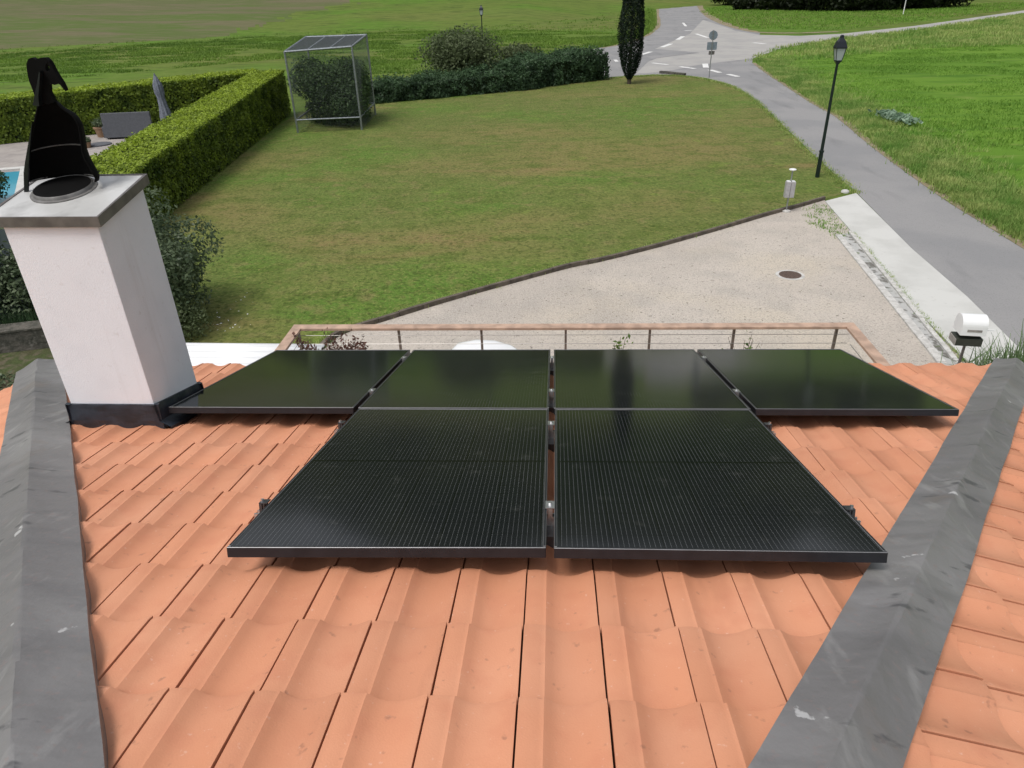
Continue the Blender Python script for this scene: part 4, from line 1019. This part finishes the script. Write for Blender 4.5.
# ------------------------------------------------------------------ road sign seen from behind
sb = at(709, 78); rs = empty('road_sign', sb, 'road sign on a thin pole seen from the back, one round and one square plate', 'road sign')
x, y = sb[:2]
b = MB(); b.tube((x, y, 0), (x, y, 3.05), .034, n=10); b.build('pole', 'galv', rs)
b = MB(); b.tube((x+.02, y+.05, 2.72), (x+.02, y+.065, 2.72), .30, n=28); b.build('round_plate', 'sign_back', rs, smooth=False)
b = MB(); b.box((x-.34, y+.05, 1.80), (x+.34, y+.065, 2.30)); b.build('square_plate', 'sign_back', rs, bevel=.004)
b = MB(); b.box((x-.18, y+.05, 1.50), (x+.22, y+.065, 1.74)); b.build('small_plate', 'lip_metal', rs)
for z in (2.6, 2.85, 1.9, 2.2): b = MB(); b.box((x-.09, y+.030, z), (x+.09, y+.048, z+.03)); b.build('bracket', 'galv', rs)

# ------------------------------------------------------------------ grey service post by the lawn edge
mbase = at(786, 212); x, y = mbase[:2]; ms = empty('service_post', mbase, 'grey post with twin metal box and white disc on top, at the lawn edging', 'post')
b = MB(); b.lathe((x, y, 0), [(.13, 0), (.13, .05), (.05, .07)], 16); b.build('foot', 'kerb_concrete', ms)
b = MB(); b.tube((x, y, .05), (x, y, 1.28), .022, n=10); b.build('pole', 'galv', ms)
b = MB(); b.box((x-.135, y-.09, .46), (x-.006, y+.09, .93)); b.box((x+.006, y-.09, .46), (x+.135, y+.09, .93)); b.build('box', 'meter_grey', ms, bevel=.012)
b = MB(); b.box((x-.115, y-.075, .932), (x-.02, y+.075, .955)); b.box((x+.02, y-.075, .932), (x+.115, y+.075, .955)); b.build('box_lid', 'white_plastic', ms, bevel=.006)
b = MB(); b.lathe((x, y, 1.28), [(.03, -.03), (.105, 0), (.105, .02), (.06, .035)], 20); b.build('disc', 'white_plastic', ms, smooth=True)
# small round white stone cap at the apron corner
sc_ = at(845, 192.5); b = MB(); b.lathe((sc_[0], sc_[1], 0), [(.13, 0), (.13, .04), (.11, .07), (.07, .09), (.02, .10)], 20)
o = b.build('boundary_stone', 'concrete', smooth=True); tag(o, 'small pale rounded stone in the grass at the top corner of the concrete apron', 'stone')
# manhole cover
mc = at(790, 275.5); mh = empty('manhole_cover', (mc[0], mc[1], .012), 'rusty round manhole cover set in the gravel yard', 'manhole cover')
b = MB(); b.lathe((mc[0], mc[1], .013), [(.34, 0), (.34, .006), (.30, .008), (.27, .006)], 40); b.build('ring', 'kerb_concrete', mh)
b = MB(); b.lathe((mc[0], mc[1], .014), [(.262, 0), (.262, .010), (.2, .013)], 40)
for i in range(-4, 5):
    for j in range(-4, 5):
        if i*i+j*j < 17: b.box((mc[0]+i*.052-.014, mc[1]+j*.052-.014, .025), (mc[0]+i*.052+.014, mc[1]+j*.052+.014, .0305))
b.build('lid', 'manhole_iron', mh)

# ------------------------------------------------------------------ letter box on a post
mx = np.array(at(966, 341, 1.05)); mx = np.array([mx[0], mx[1]])
mr_ = empty('mailbox', (mx[0], mx[1], 0), 'white rounded mailbox over a dark green newspaper box on a thin post, by the apron', 'mailbox', rz=math.radians(-8))
def lb(f, name, m, parent=mr_, **k): b = MB(); f(b); return b.build(name, m, parent, world=False, **k)
lb(lambda b: b.tube((0, 0, 0), (0, 0, 1.02), .022, n=10), 'post', 'lip_metal')
lb(lambda b: b.box((-.02, -.02, 0), (.02, .02, .03)) or b.box((-.11, -.11, 0), (.11, .11, .02)), 'base_plate', 'galv')
lb(lambda b: b.box((-.21, -.14, 1.02), (.19, .14, 1.15)), 'newspaper_box', 'mail_green', bevel=.008)
lb(lambda b: b.box((-.225, -.15, 1.03), (-.213, .13, 1.14)), 'side_plate', 'mail_grey')
lb(lambda b: b.tube((-.17, .0, 1.19), (.20, .0, 1.19), .03, n=10), 'bracket', 'tyre')
def white_box(b):
    n = 14; P = []
    for xx in (-.19, .19):
        ringp = [(xx, -.17, 1.22), (xx, -.17, 1.38)]+[(xx, .17*-math.cos(math.pi*i/n), 1.38+.15*math.sin(math.pi*i/n)) for i in range(1, n)]+[(xx, .17, 1.38), (xx, .17, 1.22)]
        P.append(ringp)
    k = len(P[0]); b.add(P[0]+P[1], [(i, (i+1) % k, k+(i+1) % k, k+i) for i in range(k)]+[tuple(reversed(range(k))), tuple(range(k, 2*k))])
wb = lb(white_box, 'letter_box', 'white_plastic', bevel=.006)
lb(lambda b: b.box((-.10, -.176, 1.29), (.12, -.172, 1.33)), 'letter_slot', 'mail_grey', wb)
lb(lambda b: b.box((.192, -.02, 1.26), (.36, .0, 1.275)), 'flag_arm', 'white_plastic', wb)

# ------------------------------------------------------------------ wire cage with a plant in it
FLc, FRc, BRc, BLc = np.array([-12.94, 37.31]), np.array([-9.77, 37.8]), np.array([-10.1, 42.5]), np.array([-13.3, 42.1])
hs = dict(a=3.74, b=3.84, c=4.05, d=4.05)
cg = empty('wire_cage', (*FLc, 0), 'tall wire-mesh cage with grey metal frame standing on the lawn, shrubs inside', 'cage')
corners = [(FLc, 3.74), (FRc, 3.86), (BRc, 4.08), (BLc, 4.08)]
for (c, h) in corners: b = MB(); b.tube((*c, 0), (*c, h), .05, n=8); b.build('post', 'cage_frame', cg)
for i in range(4):
    (c, h), (c2, h2) = corners[i], corners[(i+1) % 4]; b = MB(); b.tube((*c, h), (*c2, h2), .05, n=8); b.build('frame_rail', 'cage_frame', cg)
    b = MB(); b.tube((*c, .62), (*c2, .62), .04, n=8); b.build('frame_rail', 'cage_frame', cg)
for t in (1/3, 2/3):
    p = np.array([*FLc, 3.74])*(1-t)+np.array([*FRc, 3.86])*t; q_ = np.array([*BLc, 4.08])*(1-t)+np.array([*BRc, 4.08])*t; b = MB(); b.tube(p, q_, .035, n=6); b.build('frame_rail', 'cage_frame', cg)
b = MB()
def net(P00, P10, P11, P01, nu, nv, r=.004):
    P00, P10, P11, P01 = map(lambda v: np.array(v, float), (P00, P10, P11, P01))
    for i in range(1, nu): t = i/nu; b.tube(P00*(1-t)+P10*t, P01*(1-t)+P11*t, r, n=3, caps=False)
    for j in range(1, nv): t = j/nv; b.tube(P00*(1-t)+P01*t, P10*(1-t)+P11*t, r, n=3, caps=False)
for i in range(4):
    (c, h), (c2, h2) = corners[i], corners[(i+1) % 4]; L = np.linalg.norm(c2-c); net((*c, 0), (*c2, 0), (*c2, h2), (*c, h), int(L/.07), int(h/.07), .0025)
net((*FLc, 3.74), (*FRc, 3.86), (*BRc, 4.08), (*BLc, 4.08), 46, 66, .005)
b.build('netting', 'cage_wire', cg)
root = shrub('caged_shrub', (-11.5, 40.0, 0), (2.15, 2.6, 2.25), 1.45, 24000, .15, 'vine_leaf', 'dense dark shrub growing inside the wire cage', 'shrub', seed=31, lobes=12)

# ------------------------------------------------------------------ pool terrace behind the chimney
terr = [*pix((-150, 152), (0, 141), (85, 134), (118, 130)), *[tuple(np.array(at(250, 74, 2.35)[:2])+np.array([-.5, -1.5]))], *pix((200, 130), (150, 150), (60, 205), (-100, 235), (-260, 240))]
sheet('pool_terrace', terr, .020, 'paving')
pw = pix((-140, 186), (26, 170.5), (19, 200), (-160, 225))
pw = pix((-140, 184), (25, 171.5), (19, 205), (-160, 225))
sheet('pool_water', pw, .030, 'pool_water')
kerb_run('pool_coping', pix((-140, 181), (27, 168.5), (23, 190), (19, 207)), .45, .06, 'concrete', 'pale stone coping along the edge of the swimming pool', 'coping', seg=.8)
# grey lounge with backrest
dbp = at(133, 138); db = empty('garden_sofa', dbp, 'grey upholstered garden sofa on the terrace before the back hedge', 'garden sofa', rz=math.radians(8))
def lb2(f, name, m, parent=db, **k): b = MB(); f(b); return b.build(name, m, parent, world=False, **k)
lb2(lambda b: b.box((-1.15, -.1, .12), (1.15, .75, .42)), 'seat', 'cushion_grey', bevel=.04)
lb2(lambda b: b.hexa([(-1.18, -.30, .1), (1.18, -.30, .1), (1.18, -.12, .1), (-1.18, -.12, .1), (-1.18, -.22, 1.25), (1.18, -.22, 1.25), (1.18, -.08, 1.25), (-1.18, -.08, 1.25)]), 'backrest', 'cushion_grey', bevel=.03)
for sx in (-1, 1):
    lb2(lambda b: b.box((sx*1.22-.06, -.25, .1), (sx*1.22+.06, .72, .62)), 'armrest', 'cushion_grey', bevel=.02)
    for yy in (-.2, .62): lb2(lambda b: b.box((sx*1.15-.03, yy-.03, 0), (sx*1.15+.03, yy+.03, .12)), 'leg', 'galv')
# closed parasol
pp = np.array([*at(172, 137)[:2], 0.]); pr_ = empty('closed_parasol', tuple(pp), 'closed grey-blue parasol leaning on the terrace beside the diagonal hedge', 'parasol')
top = np.array([*vp2(154, 73, pp[1]+.1)]); 
dirv = top-pp
b = MB(); b.tube(pp, top, .03, n=8); b.build('pole', 'galv', pr_)
V, Fc = [], []; ns, nk = 24, 10
ax = Vector(dirv).normalized(); e1 = ax.orthogonal().normalized(); e2_ = ax.cross(e1)
for k in range(nk+1):
    s = .28+.70*k/nk; R = np.interp(k/nk, [0, .1, .3, .5, .62, .8, 1], [.26, .25, .19, .15, .20, .17, .03])
    for i in range(ns):
        t = 2*math.pi*i/ns; r_ = R*(1+.25*math.cos(t*8+k*.3)); V.append(tuple(Vector(pp)+ax*(np.linalg.norm(dirv)*s)+(e1*math.cos(t)+e2_*math.sin(t))*r_))
for k in range(nk):
    for i in range(ns): Fc.append((k*ns+i, k*ns+(i+1) % ns, (k+1)*ns+(i+1) % ns, (k+1)*ns+i))
pyd('canopy', V, Fc, 'parasol_cloth', pr_, smooth=True)
b = MB(); b.lathe(tuple(pp), [(.3, 0), (.3, .08), (.06, .12)], 16); b.build('base', 'kerb_concrete', pr_)
for (px_, py_), s_, lab in (((104, 137), 1.0, 'planter of green leaves on the terrace beside the garden sofa'), ((88, 148), .55, 'smaller potted plant on the terrace near the chimney cowl')):
    b0 = at(px_, py_); root = empty('terrace_planter', b0, lab, 'planter', 'planters on the pool terrace')
    b = MB(); b.lathe(b0, [(.26*s_, 0), (.34*s_, .42*s_), (.38*s_, .44*s_), (.38*s_, .50*s_), (.3*s_, .50*s_)], 18); b.build('pot', 'clay_pot', root, smooth=True)
    P, D = blob((b0[0], b0[1], .72*s_), (.50*s_, .5*s_, .34*s_), 500, 6, .3, 77); leaves('foliage', P, .13, 'laurel_leaf', root, outward=D)
b0 = at(107, 140.5); b = MB(); 
b = MB(); b.lathe((b0[0]+.3, b0[1]-1.2, .02), [(.55, .0), (.55, .05), (.35, .07)], 24); o = b.build('floor_mat', 'cushion_grey'); tag(o, 'flat dark round mat on the terrace in front of the garden sofa', 'mat')

# ------------------------------------------------------------------ lower-left garden corner
sheet('garden_bed', [(-24, 8), (-9.2, 6.5), (-9.6, 12.5), (-10.6, 14.2), (-12, 19), (-24, 24)], .014, 'dark_soil')
wl = empty('garden_wall', (-10.9, 12.8, 0), 'low dark stone garden wall at the far left below the roof corner', 'wall')
b = MB()
b.hexa([(-13.68, 12.1, 0), (-10.52, 13.02, 0), (-10.62, 13.38, 0), (-13.78, 12.45, 0), (-13.68, 12.1, .45), (-10.52, 13.02, .45), (-10.62, 13.38, .45), (-13.78, 12.45, .45)]); b.build('stones', 'stone_dark', wl, bevel=.02)
b = MB(); b.hexa([(-13.7, 12.05, .455), (-10.5, 13.0, .455), (-10.6, 13.42, .455), (-13.8, 12.47, .455), (-13.7, 12.05, .50), (-10.5, 13.0, .50), (-10.6, 13.42, .50), (-13.8, 12.47, .50)]); b.build('coping', 'stone_dark', wl, bevel=.01)
sh = empty('garden_shed', (-12.6, 13.7, 0), 'pale blue-grey shed corner with a dark trim at the far left edge', 'shed')
b = MB(); b.box((-14.6, 13.4, 0), (-12.35, 15.2, 1.9)); b.build('wall', 'shed_blue', sh)
b = MB(); b.box((-12.38, 13.34, 0), (-12.29, 13.43, 1.95)); b.build('corner_trim', 'lamp_roof', sh)
b = MB(); b.hexa([(-14.8, 13.2, 1.92), (-12.15, 13.2, 1.92), (-12.15, 15.4, 2.15), (-14.8, 15.4, 2.15), (-14.8, 13.2, 1.97), (-12.15, 13.2, 1.97), (-12.15, 15.4, 2.20), (-14.8, 15.4, 2.20)]); b.build('roof', 'galv', sh)
q = scatter_poly([(-12.2, 12.9), (-10.9, 13.4), (-11.2, 14.2), (-12.1, 13.8)], 130)
o = blades('garden_reeds', q, .55, 'juniper_leaf', per=6, spread=.05, width=.008, lean=.4); tag(o, 'dark green reedy ground plants behind the low stone wall', 'reeds', kind='stuff')
q = scatter_poly([(-15, 8.5), (-9.6, 8.5), (-9.9, 11.8), (-13.6, 11.8)], 4000)
o = leaves('ground_cover', np.column_stack([q, rng.uniform(.02, .16, len(q))]), .10, 'laurel_leaf', up=1.5); tag(o, 'dark leafy ground cover below the left corner of the roof', 'ground cover', kind='stuff')

# ------------------------------------------------------------------ light
w = bpy.data.worlds.new('World'); bpy.context.scene.world = w; w.use_nodes = True
N, L = w.node_tree.nodes, w.node_tree.links
sky = N.new('ShaderNodeTexSky'); sky.sky_type = 'NISHITA'; sky.sun_disc = False
EL_, AZ = math.radians(64), math.radians(-135)      # azimuth from +Y towards +X
sky.sun_elevation = EL_; sky.sun_rotation = AZ; sky.dust_density = 4; sky.air_density = 1.2; sky.ozone_density = 1
hs_ = N.new('ShaderNodeHueSaturation'); hs_.inputs['Saturation'].default_value = .30
L.new(sky.outputs[0], hs_.inputs['Color']); L.new(hs_.outputs[0], N['Background'].inputs['Color'])
N['Background'].inputs['Strength'].default_value = .135
sd = bpy.data.lights.new('sun', 'SUN'); sd.energy = 1.65; sd.angle = math.radians(20); sd.color = (1, .96, .90)
so = bpy.data.objects.new('sun', sd); C.objects.link(so)
dv = Vector((math.sin(AZ)*math.cos(EL_), math.cos(AZ)*math.cos(EL_), math.sin(EL_)))
so.rotation_euler = dv.to_track_quat('Z', 'Y').to_euler()
sc = bpy.context.scene; sc.render.engine = 'CYCLES'
sc.view_settings.view_transform = 'Standard'; sc.view_settings.look = 'None'; sc.view_settings.exposure = 0.08; sc.view_settings.gamma = 1
